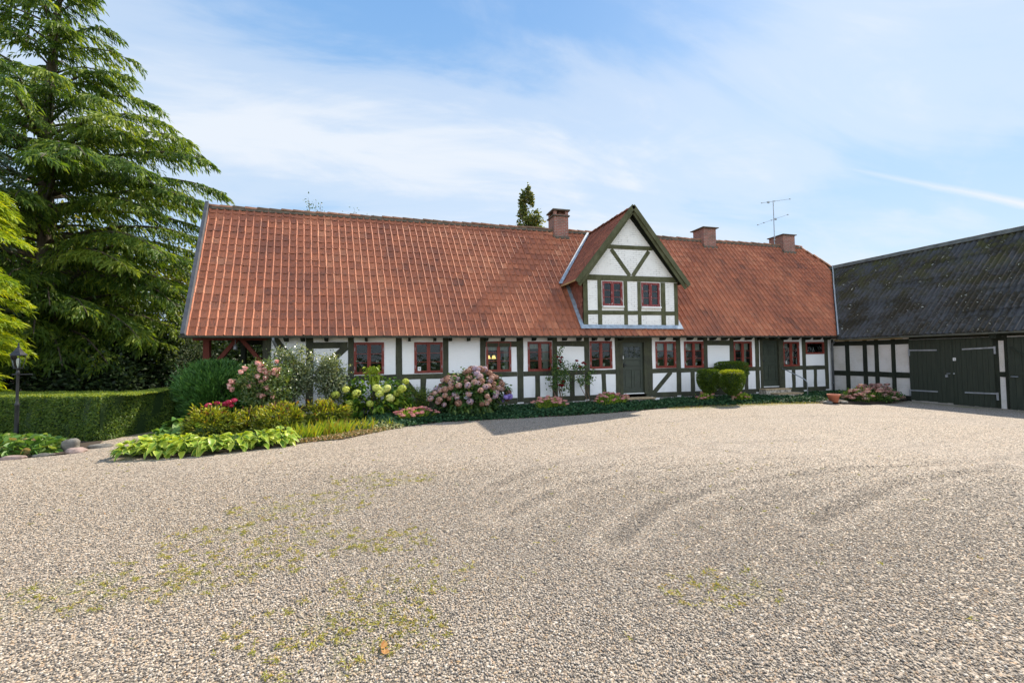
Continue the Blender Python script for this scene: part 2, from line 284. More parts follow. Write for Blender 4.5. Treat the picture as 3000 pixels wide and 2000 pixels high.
LAWN=mat_plain('far_grass',(.07,.11,.025),.95,0,.4,3,.6)

# ---------------- mesh helpers ----------------
def link(ob,parent=None):
    COL.objects.link(ob)
    if parent is not None:
        ob.parent=parent
    return ob
class MB:
    def __init__(s): s.v=[];s.f=[];s.m=[];s.t=[]
    def add(s,vs,fs,mi=0,tint=None):
        o=len(s.v);s.v+= [tuple(map(float,x)) for x in vs];s.f+=[tuple(i+o for i in f) for f in fs];s.m+=[mi]*len(fs);s.t+=[.5 if tint is None else tint]*len(vs)
    def box(s,x0,x1,y0,y1,z0,z1,mi=0,j=0.):
        r=lambda:random.uniform(-j,j) if j else 0
        if x0>x1:x0,x1=x1,x0
        if y0>y1:y0,y1=y1,y0
        if z0>z1:z0,z1=z1,z0
        vs=[(x+r(),y,z+r()) for z in (z0,z1) for y in (y0,y1) for x in (x0,x1)]
        s.add(vs,[(0,2,3,1),(4,5,7,6),(0,1,5,4),(2,6,7,3),(0,4,6,2),(1,3,7,5)],mi)
    def beam(s,a,b,w,d,up=(0,0,1),mi=0):
        a=Vector(a);b=Vector(b);t=(b-a).normalized();u=Vector(up);sd=t.cross(u)
        if sd.length<1e-4: sd=t.cross(Vector((1,0,0)))
        sd.normalize();u=sd.cross(t).normalized()
        vs=[]
        for q in (a,b):
            for i,jj in ((-1,-1),(1,-1),(1,1),(-1,1)): vs.append(q+sd*(i*w/2)+u*(jj*d/2))
        s.add(vs,[(0,1,2,3),(4,7,6,5),(0,4,5,1),(1,5,6,2),(2,6,7,3),(3,7,4,0)],mi)
    def tube(s,pts,rad,n=8,mi=0,cap=True):
        pts=[Vector(p) for p in pts];k=len(pts)
        if not hasattr(rad,'__len__'): rad=[rad]*k
        o=len(s.v);ref=Vector((.13,.31,.94))
        vs=[]
        for i,p in enumerate(pts):
            t=(pts[min(i+1,k-1)]-pts[max(i-1,0)]).normalized()
            a=t.cross(ref)
            if a.length<.05:a=t.cross(Vector((1,0,0)))
            a.normalize();b=t.cross(a)
            for j in range(n):
                g=2*math.pi*j/n;vs.append(p+(a*math.cos(g)+b*math.sin(g))*rad[i])
        fs=[(i*n+j,i*n+(j+1)%n,(i+1)*n+(j+1)%n,(i+1)*n+j) for i in range(k-1) for j in range(n)]
        if cap: fs+=[tuple(range(n))[::-1],tuple((k-1)*n+j for j in range(n))]
        s.add(vs,fs,mi)
    def lathe(s,c,prof,n=16,mi=0,sq=False):
        c=Vector(c);vs=[];k=len(prof)
        for r,z in prof:
            for j in range(n):
                g=2*math.pi*(j+.5)/n;vs.append(c+Vector((math.cos(g)*r,math.sin(g)*r,z)))
        fs=[(i*n+j,i*n+(j+1)%n,(i+1)*n+(j+1)%n,(i+1)*n+j) for i in range(k-1) for j in range(n)]+[tuple(range(n))[::-1],tuple((k-1)*n+j for j in range(n))]
        s.add(vs,fs,mi)
    def quad(s,a,b,c,d,mi=0): s.add([a,b,c,d],[(0,1,2,3)],mi)
    def build(s,name,mats,parent=None,smooth=False,bevel=0.):
        me=bpy.data.meshes.new(name);me.from_pydata(s.v,[],s.f)
        mats=mats if isinstance(mats,(list,tuple)) else [mats]
        for m in mats: me.materials.append(m)
        me.polygons.foreach_set('material_index',s.m)
        if smooth: me.polygons.foreach_set('use_smooth',[True]*len(s.f))
        at=me.attributes.new('tint','FLOAT','POINT');at.data.foreach_set('value',np.array(s.t,np.float32))
        me.update();ob=bpy.data.objects.new(name,me);link(ob,parent)
        if bevel:
            md=ob.modifiers.new('bevel','BEVEL');md.width=bevel;md.segments=2;md.limit_method='ANGLE'
        return ob
def npmesh(name,V,Fq,mats,parent=None,tint=None,across=None,mi=None,smooth=False):
    V=np.asarray(V,np.float32);Fq=np.asarray(Fq,np.int32);k=Fq.shape[1];nf=len(Fq)
    me=bpy.data.meshes.new(name);me.vertices.add(len(V));me.vertices.foreach_set('co',V.ravel())
    me.loops.add(nf*k);me.loops.foreach_set('vertex_index',Fq.ravel());me.polygons.add(nf)
    me.polygons.foreach_set('loop_start',np.arange(nf,dtype=np.int32)*k)
    for m in (mats if isinstance(mats,(list,tuple)) else [mats]): me.materials.append(m)
    if mi is not None: me.polygons.foreach_set('material_index',np.asarray(mi,np.int32))
    if smooth: me.polygons.foreach_set('use_smooth',np.ones(nf,bool))
    if tint is not None:
        a=me.attributes.new('tint','FLOAT','POINT');a.data.foreach_set('value',np.asarray(tint,np.float32))
    if across is not None:
        a=me.attributes.new('across','FLOAT','POINT');a.data.foreach_set('value',np.asarray(across,np.float32))
    me.update(calc_edges=True);me.validate();ob=bpy.data.objects.new(name,me);return link(ob,parent)
def unit(a): return a/np.maximum(np.linalg.norm(a,axis=-1,keepdims=True),1e-9)
def strips(P,D,Nn,L,Wd,prof=(.12,1,.08),droop=0.,fold=.15,cols=2,tint=None):
    """leaf-like strips. P base, D direction, Nn upper side. returns V,F,tint,across"""
    n=len(P);D=unit(D);Sd=unit(np.cross(D,Nn));Up=np.cross(Sd,D)
    L=np.broadcast_to(L,(n,));Wd=np.broadcast_to(Wd,(n,));R=len(prof);dr=np.broadcast_to(droop,(n,))
    c=np.linspace(-1,1,cols);V=np.empty((n,R,cols,3),np.float32);ac=np.empty((n,R,cols),np.float32)
    for i in range(R):
        s=i/(R-1);mid=P+D*(L*s)[:,None]+np.array([0,0,-1.])*(L*dr*s*s)[:,None]
        for j in range(cols):
            V[:,i,j]=mid+Sd*(Wd*.5*prof[i]*c[j])[:,None]+Up*(Wd*fold*abs(c[j])*prof[i])[:,None]
            ac[:,i,j]=abs(c[j])
    if tint is None: tint=RNG.random(n)
    T=np.repeat(tint,R*cols)
    base=(np.arange(n)*R*cols)[:,None]
    q=np.array([(i*cols+j,i*cols+j+1,(i+1)*cols+j+1,(i+1)*cols+j) for i in range(R-1) for j in range(cols-1)])
    Fq=(base[:,:,None]+q[None]).reshape(-1,4)
    return V.reshape(-1,3),Fq,T,ac.ravel()
def merge(parts):
    V=[];Fq=[];T=[];A=[];o=0
    for v,f,t,a in parts:
        V.append(v);Fq.append(f+o);T.append(t);A.append(a);o+=len(v)
    return np.concatenate(V),np.concatenate(Fq),np.concatenate(T),np.concatenate(A)
def rdir(n,up=0.,rng=RNG):
    d=rng.normal(size=(n,3));d=unit(d);d[:,2]+=up;return unit(d)
def leafobj(name,parts,mat,parent=None):
    V,Fq,T,A=merge(parts) if isinstance(parts,list) else parts
    return npmesh(name,V,Fq,mat,parent,T,A)
def thing(name,label,cat,loc=(0,0,0),rz=0,group=None):
    o=bpy.data.objects.new(name,None);COL.objects.link(o);o.location=loc;o.rotation_euler=(0,0,rz);o.empty_display_size=.2
    o['label']=label;o['category']=cat
    if group:o['group']=group
    return o
def tag(o,label,cat,group=None,kind=None):
    if label:o['label']=label
    if cat:o['category']=cat
    if group:o['group']=group
    if kind:o['kind']=kind
    return o
def struct(o): o['kind']='structure';return o
def dup(root,loc,rz=0,label=None,scale=1):
    r=root.copy();COL.objects.link(r);r.location=loc;r.rotation_euler=(0,0,rz)
    r.scale=(scale,)*3 if not hasattr(scale,'__len__') else scale
    if label:r['label']=label
    for ch in list(root.children):
        c=ch.copy();COL.objects.link(c);c.parent=r
        for g in ch.children:
            d=g.copy();COL.objects.link(d);d.parent=c
    return r
def clip(ob,co,no):
    """keep the side where no points away from (removes +no side)"""
    bm=bmesh.new();bm.from_mesh(ob.data)
    bmesh.ops.bisect_plane(bm,geom=bm.verts[:]+bm.edges[:]+bm.faces[:],plane_co=co,plane_no=no,clear_outer=True,dist=1e-5)
    bm.to_mesh(ob.data);bm.free()

# =====================================================================
# GROUND
# =====================================================================
b=MB();b.quad((-400,-400,-.35),(400,-400,-.35),(400,400,-.35),(-400,400,-.35));g=b.build('ground',LAWN);struct(g)
RUT1=[(1.14,-9.52),(1.62,-9.15),(2.36,-8.67),(3.43,-8.39),(4.72,-8.28),(5.74,-8.27),(8,-8.6)]
RUTS=[RUT1+[(11,-8.2),(14.5,-7.2)],[(x+.9,y-.9) for x,y in RUT1]+[(11.5,-9.4)],[(x+.25,y+1.25) for x,y in RUT1],[(-2,-5.9),(-.03,-5.28),(1.72,-5.09),(3.74,-5.88),(5.17,-6.74),(6.03,-7.97)],[(6.5,-4.4),(9,-4.2),(12,-5),(14.4,-6.6)],[(4.2,-10.6),(6.5,-9.9),(9,-9.8)]]
MOSSP=[(-1.38,-10.03,.45),(-.34,-11.05,.5),(-.22,-11.27,.4),(-1.51,-9.22,.5),(-2.21,-10.0,.5),(-.02,-9.76,.3),(-.9,-9.6,.5),(.05,-9.9,.25),(-1.0,-8.4,.6),(-.1,-7.6,.5),(.1,-10.6,.4),(2.4,-11.4,.35)]
def segd(X,Y,pl):
    d=np.full(X.shape,1e9)
    for (x0,y0),(x1,y1) in zip(pl[:-1],pl[1:]):
        dx,dy=x1-x0,y1-y0;t=np.clip(((X-x0)*dx+(Y-y0)*dy)/(dx*dx+dy*dy),0,1)
        d=np.minimum(d,np.hypot(X-x0-t*dx,Y-y0-t*dy))
    return d
def lown(X,Y,s,seed=0):
    r=np.random.default_rng(seed);z=0
    for i in range(5):
        a,b_,p=r.normal()*s,r.normal()*s,r.random()*6.3
        z=z+np.sin(X*a+Y*b_+p)
    return z/5
def gz(X,Y):
    X=np.asarray(X,float);Y=np.asarray(Y,float)
    z=-.055*np.clip((X-12)/6,0,1)*np.clip((-Y)/2,0,1)+.012*lown(X,Y,1.3,3)
    return z
xs=np.concatenate([np.arange(-40,-9,1.),np.arange(-9,19.4,.1)]);ys=np.concatenate([np.arange(-26,-14,.8),np.arange(-14,0.2,.1),np.arange(.2,30,1.)])
X,Y=np.meshgrid(xs,ys);Z=gz(X,Y);rut=np.zeros_like(X)
for k,pl in enumerate(RUTS):
    d=segd(X,Y,pl)+.04*lown(X,Y,5,k);w=.045+.025*(k%3)
    g_=np.exp(-(d/w)**2)*(.65+.35*lown(X,Y,3,k+9));rut=np.maximum(rut,g_);Z=Z-.012*g_+.003*np.exp(-((d-.2)/.12)**2)
ms=np.zeros_like(X)
for x,y,r_ in MOSSP: ms=np.maximum(ms,.75*np.exp(-((X-x)**2+((Y-y)*1.6)**2)/(r_*r_)))
ms=np.maximum(ms,np.clip(1-np.abs(Y+2.25)/.35,0,1)*(X>8.3)*(X<14.5))
ms=np.maximum(ms,np.clip(1-np.hypot((X+6.0),(Y+1.6))/1.2,0,1))
ms=np.maximum(ms,np.clip(1-np.abs(X-17.75)/.4,0,1)*(Y<-2.8)*(Y>-9))
nx,ny=len(xs),len(ys);idx=np.arange(nx*ny).reshape(ny,nx)
Fq=np.stack([idx[:-1,:-1],idx[:-1,1:],idx[1:,1:],idx[1:,:-1]],-1).reshape(-1,4)
g=npmesh('gravel_yard',np.stack([X,Y,Z],-1).reshape(-1,3),Fq,GRAVEL,smooth=True);struct(g)
for nme,arr in (('rut',rut),('moss',ms)):
    a=g.data.attributes.new(nme,'FLOAT','POINT');a.data.foreach_set('value',arr.ravel().astype(np.float32))
def poly_sheet(name,pts,z,mat,n=0):
    v=[(x,y,z) for x,y in pts];b=MB();b.add(v,[tuple(range(len(v)))]);return struct(b.build(name,mat))
BEDF=[(-5.0,-4.35),(-4.3,-4.85),(-3.4,-4.9),(-2.4,-4.6),(-1.7,-4.15),(-1.1,-4.1),(-.5,-3.5),(.2,-2.75),(1.3,-2.3),(3.3,-2.35),(5.35,-2.35),(7,-2.15),(8.62,-1.9),(10.5,-2.0),(13.27,-2.15),(14.4,-2.5)]
bed=BEDF+[(15.0,-2.9),(15.4,-3.3),(16.3,-3.4),(17.2,-3.1),(18.2,-2.8),(18.2,.0),(-3.4,.0),(-4.2,1.9),(-5.9,2.0),(-5.6,.2),(-5.1,-1.7),(-5.0,-3.0)]
poly_sheet('flower_bed',bed,.02,SOIL)
poly_sheet('lamp_bed',[(-6.05,-3.9),(-6.6,-3.95),(-7.4,-3.9),(-9.5,-3.6),(-14,-2.5),(-14,2),(-9,0),(-6.3,-2.3),(-5.95,-3.2)],.022,SOIL)
poly_sheet('woodland_floor',[(-60,4.2),(-7.6,4.2),(-5.7,2.2),(-3.7,2.2),(-3.7,7),(22,7),(22,40),(-60,40)],.03,SOIL)
# near pebbles: real stones
def pebbles():
    n=330000;r=RNG
    d=2.0+ (r.random(n)**.75)*5.6;az=YAW+(r.random(n)-.5)*2*math.radians(56)
    x=CAM[0]+d*np.sin(az)/np.cos(az-YAW)**.9;y=CAM[1]+d*np.cos(az)/np.cos(az-YAW)**.9
    s=.0047+.0042*r.random(n)**2+.0018*r.random(n);s[r.random(n)<.01]*=1.6
    dr=np.full(n,9.)
    for pl in RUTS: dr=np.minimum(dr,segd(x,y,pl))
    keep=(r.random(n)<np.clip((7.6-d)/3.6,0,1));x,y,s,dr=x[keep],y[keep],s[keep],dr[keep];n=len(x)
    z=gz(x,y)-.004*np.exp(-(dr/.09)**2)+s*.25+r.random(n)*.0035
    base=np.array([(1,0,0),(0,1,0),(-1,0,0),(0,-1,0),(0,0,.62),(0,0,-.62)],float)
    J=base[None]*(1+.45*(r.random((n,6,3))-.5))+.30*(r.random((n,6,3))-.5)
    a=r.random(n)*6.28;ca,sa=np.cos(a),np.sin(a);el=.8+.7*r.random(n)
    jx=J[...,0]*el[:,None];jy=J[...,1]
    V=np.stack([(jx*ca[:,None]-jy*sa[:,None]),(jx*sa[:,None]+jy*ca[:,None]),J[...,2]],-1)*s[:,None,None]+np.stack([x,y,z],-1)[:,None]
    fc=np.array([(0,1,4),(1,2,4),(2,3,4),(3,0,4),(1,0,5),(2,1,5),(3,2,5),(0,3,5)])
    Fq=((np.arange(n)*6)[:,None,None]+fc).reshape(-1,3)
    t=r.random(n);dk=(dr<.13)&(r.random(n)<.45);t[dk]*=.5
    o=npmesh('pebbles',V.reshape(-1,3),Fq,PEB,None,np.repeat(t,6));tag(o,'loose beige and grey pebbles covering the near part of the yard','pebbles',kind='stuff')
pebbles()
def weeds():
    P=[];r=RNG
    for x,y,rr in MOSSP:
        k=int(130*rr)
        for _ in range(k):
            a=r.random()*6.28;q=rr*1.5*math.sqrt(r.random());cx_,cy_=x+q*math.cos(a),y+q*.6*math.sin(a)
            nb=r.integers(5,14);P.append(np.stack([cx_+r.normal(size=nb)*.012,cy_+r.normal(size=nb)*.012,np.full(nb,.012)],-1))
    for _ in range(200):
        cx_,cy_=r.uniform(-6,8),r.uniform(-12.2,-3.5);nb=6;P.append(np.stack([cx_+r.normal(size=nb)*.012,cy_+r.normal(size=nb)*.012,np.full(nb,.005)],-1))
    P=np.concatenate(P);n=len(P);D=rdir(n,.5);D[:,2]=np.abs(D[:,2])
    o=leafobj('weeds',strips(P,D,rdir(n),.028+.035*RNG.random(n),.006,(.8,1,.1),.6,.1),GRASSB);tag(o,'thin yellow green weeds sprouting between the pebbles','weeds',kind='stuff')
weeds()
# =====================================================================
# FARMHOUSE
# =====================================================================
TA=1.3;SL=math.hypot(1,TA);EY,EZ=-.45,2.45;RY=3.24;RZ=EZ+(RY-EY)*TA;RLEN=(RY-EY)*SL
house=thing('farmhouse','long white half-timbered farmhouse with red pantile roof and gabled dormer','farmhouse',(0,0,0))
WINS=[(-1.19,-.29,1.265,2.265),(.64,1.55,1.265,2.265),(3.0,3.88,1.25,2.265),(4.47,5.36,1.24,2.265),(6.81,7.71,1.28,2.275),(9.52,10.41,1.25,2.25),(10.78,11.66,1.235,2.25),(13.09,13.98,1.21,2.24),(15.57,16.42,1.2,2.22)]
SMALL=(16.77,17.78,1.69,2.21);D1=(8.13,9.02,.35,2.22);D2=(14.50,15.33,.40,2.28)
def wallcells(mb,X0,X1,Z0,Z1,holes,plane):
    xs=sorted({X0,X1}|{h[0] for h in holes}|{h[1] for h in holes});zs=sorted({Z0,Z1}|{h[2] for h in holes}|{h[3] for h in holes})
    for a,b_ in zip(xs[:-1],xs[1:]):
        for c,d in zip(zs[:-1],zs[1:]):
            mx,mz=(a+b_)/2,(c+d)/2
            if any(h[0]<mx<h[1] and h[2]<mz<h[3] for h in holes): continue
            mb.quad(plane(a,c),plane(b_,c),plane(b_,d),plane(a,d))
b=MB();holes=WINS+[SMALL,(8.0,9.13,0,2.27),(14.38,15.44,0,2.32)]
wallcells(b,-3.6,18.2,.0,2.62,holes,lambda x,z:(x,0,z))
b.build('wall',WHITE,house)
def post(x0,x1,z0=.2,z1=2.6,y=-.02,mat=None,name='post',lean=0,j=.012):
    b=MB();r=lambda:random.uniform(-j,j);zs=[z0,(z0*2+z1)/3,(z0+2*z1)/3,z1];vs=[]
    for i,z in enumerate(zs):
        a,c=r(),r();vs+=[(x0+a,y,z),(x1+c,y,z),(x1+c,y+.1,z),(x0+a,y+.1,z)]
    fs=[]
    for i in range(3):
        o=i*4
        for k in range(4): fs.append((o+k,o+(k+1)%4,o+4+(k+1)%4,o+4+k))
    fs+=[(3,2,1,0),(12,13,14,15)];b.add(vs,fs);return b.build(name,mat or TIMBER,house,bevel=.006)
def rail(x0,x1,z0,z1,y=-.014,mat=None,name='rail',par=None,dz=0):
    b=MB();n=max(2,int((x1-x0)/.7)+1);vs=[];j=.009
    for i in range(n+1):
        x=x0+(x1-x0)*i/n;a,c=random.uniform(-j,j),random.uniform(-j,j);dd=dz*i/n
        vs+=[(x,y,z0+a+dd),(x,y,z1+c+dd),(x,y+.1,z1+c+dd),(x,y+.1,z0+a+dd)]
    fs=[(3,2,1,0),tuple(n*4+k for k in range(4))]
    for i in range(n):
        o=i*4
        for k in range(4): fs.append((o+k,o+(k+1)%4,o+4+(k+1)%4,o+4+k))
    b.add(vs,[f[::-1] for f in fs]);return b.build(name,mat or TIMBER,par or house,bevel=.005)
PS=[(-3.72,-3.5),(-2.55,-2.35),(-1.37,-1.18),(.07,.26),(1.56,1.74),(2.8,2.98),(4.08,4.31),(5.37,5.56),(6.6,6.79),(7.83,8.02),(9.11,9.37),(10.42,10.61),(11.67,11.85),(12.9,13.08),(14.13,14.33),(15.42,15.62),(16.58,16.76),(17.79,17.98)]
for a,c in PS: post(a,c)
for a,c in [(-3.1,-2.93),(.83,1.01),(2.05,2.22),(4.72,4.9),(6.02,6.21),(7.26,7.44),(11.04,11.23),(12.3,12.48),(13.57,13.75),(15.99,16.17),(17.16,17.33),(-.7,-.52)]: post(a,c,.2,1.10,-.012)
xs_=[-3.5]+[v for p in PS[1:] for v in p]
edges=[(PS[i][1],PS[i+1][0]) for i in range(len(PS)-1)]
for i,(a,c) in enumerate(edges):
    if i==9: continue                     # front door bay
    z=1.24-.004*max(0,i-9)*1.2
    if i==14:
        rail(a,14.4,z-.16,z);continue
    rail(a,c,z-.165,z)
for i,(a,c) in enumerate(edges):
    if i in (9,): continue
    if i==14: rail(a,14.4,.14,.34,name='sill_beam');continue
    rail(a,c,.15 if i<14 else .1,.365-.003*i,name='sill_beam')
for i in (1,5,7,12): rail(edges[i][0],edges[i][1],2.09,2.28,y=-.016)
def brace(p,q,w=.18,mat=TIMBER,y=-.012,name='brace',par=None,d=.1):
    b=MB();P_=Vector((p[0],y,p[1]));Q_=Vector((q[0],y,q[1]));t=(Q_-P_).normalized();s=Vector((-t.z,0,t.x))*w/2
    v=[P_-s,P_+s,Q_+s,Q_-s];v2=[x+Vector((0,d,0)) for x in v]
    b.add(v+v2,[(0,1,2,3),(4,7,6,5),(0,4,5,1),(1,5,6,2),(2,6,7,3),(3,7,4,0)]);o=b.build(name,mat,par or house,bevel=.005);return o
brace((-3.46,2.45),(-2.58,1.28));brace((-1.40,2.14),(-2.30,1.28),.2);brace((9.38,.30),(10.18,1.10),.17);brace((.3,1.12),(.86,.36),.16)
# door surrounds
b=MB();b.box(8.0,8.13,-.03,.16,.3,2.3);b.box(9.02,9.13,-.03,.16,.3,2.3);b.box(8.0,9.13,-.028,.16,2.22,2.44)
b.build('door_frame',TIMBER,house,bevel=.006)
b=MB();b.box(14.38,14.50,-.03,.16,.34,2.36);b.box(15.33,15.44,-.03,.16,.34,2.36);b.box(14.5,15.33,-.028,.16,2.28,2.38);b.build('door_frame',TIMBER,house,bevel=.006)
def door(D,glazed,lab):
    x0,x1,z0,z1=D;y=.06;w=x1-x0;f=MB()
    st=.11
    f.box(x0,x0+st,y,y+.05,z0,z1);f.box(x1-st,x1,y,y+.05,z0,z1)
    if glazed:
        zb=z0+.08
        rows=[(z0,z0+.17),(z0+.86,z0+.96),(z0+1.22,z0+1.31),(z1-.16,z1)]
        for a,c in rows: f.box(x0+st,x1-st,y,y+.05,a,c)
        f.box((x0+x1)/2-.045,(x0+x1)/2+.045,y,y+.05,z0+.17,z0+.86)
        f.box(x0+st,x1-st,y+.022,y+.04,z0+.17,z0+.86);f.box(x0+st,x1-st,y+.022,y+.04,z0+.96,z0+1.22)
        for a,c in ((x0+st+.03,(x0+x1)/2-.075),((x0+x1)/2+.075,x1-st-.03)): f.box(a,c,y+.008,y+.03,z0+.22,z0+.81)
        f.box(x0+st+.03,x1-st-.03,y+.008,y+.03,z0+1.0,z0+1.18)
        gz0,gz1=z0+1.31,z1-.16;gw=(w-2*st)/3
        for k in (1,2): f.box(x0+st+gw*k-.015,x0+st+gw*k+.015,y+.005,y+.045,gz0,gz1)
        for k in (.30,.62): f.box(x0+st,x1-st,y+.008,y+.042,gz0+(gz1-gz0)*k-.012,gz0+(gz1-gz0)*k+.012)
    else:
        for a,c in [(z0,z0+.2),(z0+.86,z0+.94),(z0+1.14,z0+1.22),(z1-.13,z1)]: f.box(x0+st,x1-st,y,y+.05,a,c)
        m_=(x0+x1)/2
        f.box(m_-.04,m_+.04,y,y+.05,z0+.2,z0+.86);f.box(m_-.035,m_+.035,y,y+.05,z0+1.22,z1-.13)
        f.box(x0+st,x1-st,y+.022,y+.04,z0+.2,z1-.13)
        for a,c,e,g_ in [(x0+st+.03,m_-.07,z0+.24,z0+.82),(m_+.07,x1-st-.03,z0+.24,z0+.82),(x0+st+.03,m_-.065,z0+1.26,z1-.17),(m_+.065,x1-st-.03,z0+1.26,z1-.17),(x0+st+.03,x1-st-.03,z0+.97,z0+1.11)]: f.box(a,c,y+.008,y+.03,e,g_)
    d=f.build('door',GREEND,house,bevel=.004)
    if glazed:
        g_=MB();g_.box(x0+st,x1-st,y+.02,y+.026,gz0,gz1);g_.build('pane',GLASS,d)
    h=MB();h.lathe((x0+.07,y-.012,z0+1.03),[(.022,-.07),(.024,.07)],8);h.tube([(x0+.07,y-.02,z0+1.05),(x0+.07,y-.06,z0+1.05),(x0+.18,y-.065,z0+1.045)],.011,6);h.build('handle',IRON,d,True)
    t=MB();t.box(x0-.0,x1,y-.045,y+.06,z0-.035,z0-.002);t.build('threshold',PAINTW,d)
    return d
d1=door(D1,True,'');door(D2,False,'')
def sticker(x,y,z,parent,wx=.075,h=.105,axis='x'):
    s=MB()
    if axis=='x': s.box(x-wx/2,x+wx/2,y-.004,y,z-h/2,z+h/2)
    else: s.box(x-.004,x,y-wx/2,y+wx/2,z-h/2,z+h/2)
    for q in (-1,1):
        if axis=='x': s.beam((x+q*.016,y-.006,z+.02),(x+q*.004,y-.006,z-.012),.008,.003,(0,1,0),1);s.beam((x-.018,y-.006,z+.03),(x+.018,y-.006,z+.03),.008,.003,(0,1,0),1)
        else: s.beam((x-.006,y+q*.016,z+.02),(x-.006,y+q*.004,z-.012),.008,.003,(1,0,0),1)
    return s.build('notice',[PAINTW,IRON],parent)
sticker(8.175,.058,1.67,d1)
def window(x0,x1,z0,z1,y=0.,mat=None,parent=None,rows=3,board=True):
    mat=mat or REDP;f=MB();t=.036;ya,yb=y-.022,y+.09
    f.box(x0,x0+t,ya,yb,z0,z1);f.box(x1-t,x1,ya,yb,z0,z1);f.box(x0+t,x1-t,ya,yb,z1-t,z1);f.box(x0+t,x1-t,ya,yb,z0,z0+t);xm=(x0+x1)/2;f.box(xm-.014,xm+.014,ya,yb,z0+t,z1-t)
    fr=f.build('window',mat,parent or house,bevel=.004)
    for a,c in ((x0+t,xm-.014),(xm+.014,x1-t)):
        s=MB();q=.040;u0,u1=z0+t,z1-t;yc,ye=y-.012,y+.05
        s.box(a+.003,a+q,yc,ye,u0+.003,u1-.003);s.box(c-q,c-.003,yc,ye,u0+.003,u1-.003);s.box(a+q,c-q,yc,ye,u1-q,u1-.003);s.box(a+q,c-q,yc,ye,u0+.003,u0+q)
        for k in range(1,rows): zz_=u0+q+(u1-u0-2*q)*k/rows;s.box(a+q,c-q,yc+.006,ye-.01,zz_-.008,zz_+.008)
        s.build('casement',mat,fr,bevel=.003)
        g_=MB();g_.box(a+q,c-q,y+.018,y+.022,u0+q,u1-q);g_.build('pane',GLASS,fr)
        for zz_ in (z0+.2,z1-.22):
            h=MB();h.box((a-.012) if a<xm-.1 else (c+.0),(a+.0) if a<xm-.1 else (c+.012),y-.028,y-.02,zz_-.05,zz_+.05);h.build('hinge',STEEL,fr)
    s=MB();s.box(x0+t+.004,x1-t-.004,y+.06,y+.22,z0+t-.03,z0+t+.035);s.build('window_board',PAINTW,fr)
    return fr
WO=[window(*w) for w in WINS]
f=MB();x0,x1,z0,z1=SMALL;f.box(x0,x0+.07,-.02,.09,z0,z1);f.box(x1-.07,x1,-.02,.09,z0,z1);f.box(x0+.07,x1-.07,-.02,.09,z1-.07,z1);f.box(x0+.07,x1-.07,-.02,.09,z0,z0+.07);sw=f.build('window',REDP,house,bevel=.004)
g_=MB();g_.box(x0+.07,x1-.07,.018,.022,z0+.07,z1-.07);g_.build('pane',GLASS,sw)
sticker(.80,.012,1.40,WO[1],.10,.14);sticker(15.74,.012,1.37,WO[8],.06,.12)
# foundation stones
r_=random.Random(3);x=-3.4
while x<18:
    w=r_.uniform(.28,.55)
    if not(7.95<x<9.2 or 14.3<x<15.5):
        b=MB();b.box(x,x+w-.03,-.06,.05,-.05,.14,j=.012);b.build('foundation_stone',STONE,house,bevel=.03)
    x+=w
# interior
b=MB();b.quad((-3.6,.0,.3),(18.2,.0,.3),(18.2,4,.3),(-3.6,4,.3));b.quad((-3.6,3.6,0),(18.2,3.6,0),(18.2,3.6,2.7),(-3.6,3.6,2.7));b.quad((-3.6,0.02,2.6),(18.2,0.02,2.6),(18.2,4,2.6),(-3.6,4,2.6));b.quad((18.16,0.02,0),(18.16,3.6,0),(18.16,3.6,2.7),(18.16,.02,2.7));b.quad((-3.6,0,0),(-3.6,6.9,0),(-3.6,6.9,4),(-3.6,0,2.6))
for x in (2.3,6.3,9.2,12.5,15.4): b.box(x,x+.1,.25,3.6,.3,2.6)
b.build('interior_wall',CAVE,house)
# rafter tails
rx=[-3.1,-2.65,-2.0,-.85,.45,1.25,1.75,2.35,2.95,3.52,4.1,4.62,5.2,5.75,6.3,6.9,7.42,7.95,9.7,10.3,10.9,11.4,11.95,12.5,13.1,13.65,14.25,14.85,15.45,16.05,16.65,17.2,17.75]
for x in rx:
    b=MB();v=[(x+o,yy,zz_) for o in (0,.075) for yy,zz_ in ((-.40,2.50),(-.40,2.42),(-.26,2.29),(.02,2.29),(.02,2.62))]
    b.add(v,[(0,1,2,3,4),(9,8,7,6,5)]+[(i,i+5,(i+1)%5+5,(i+1)%5) for i in range(5)]);b.build('rafter_tail',BLACKT,house)
b=MB();b.quad((-5.4,-.44,2.40),(18.0,-.44,2.40),(18.0,.1,3.0),(-5.4,.1,3.0));b.build('soffit',mat_plain('soffit_board',(.50,.38,.20),.85,0,.2,3,.1),house)
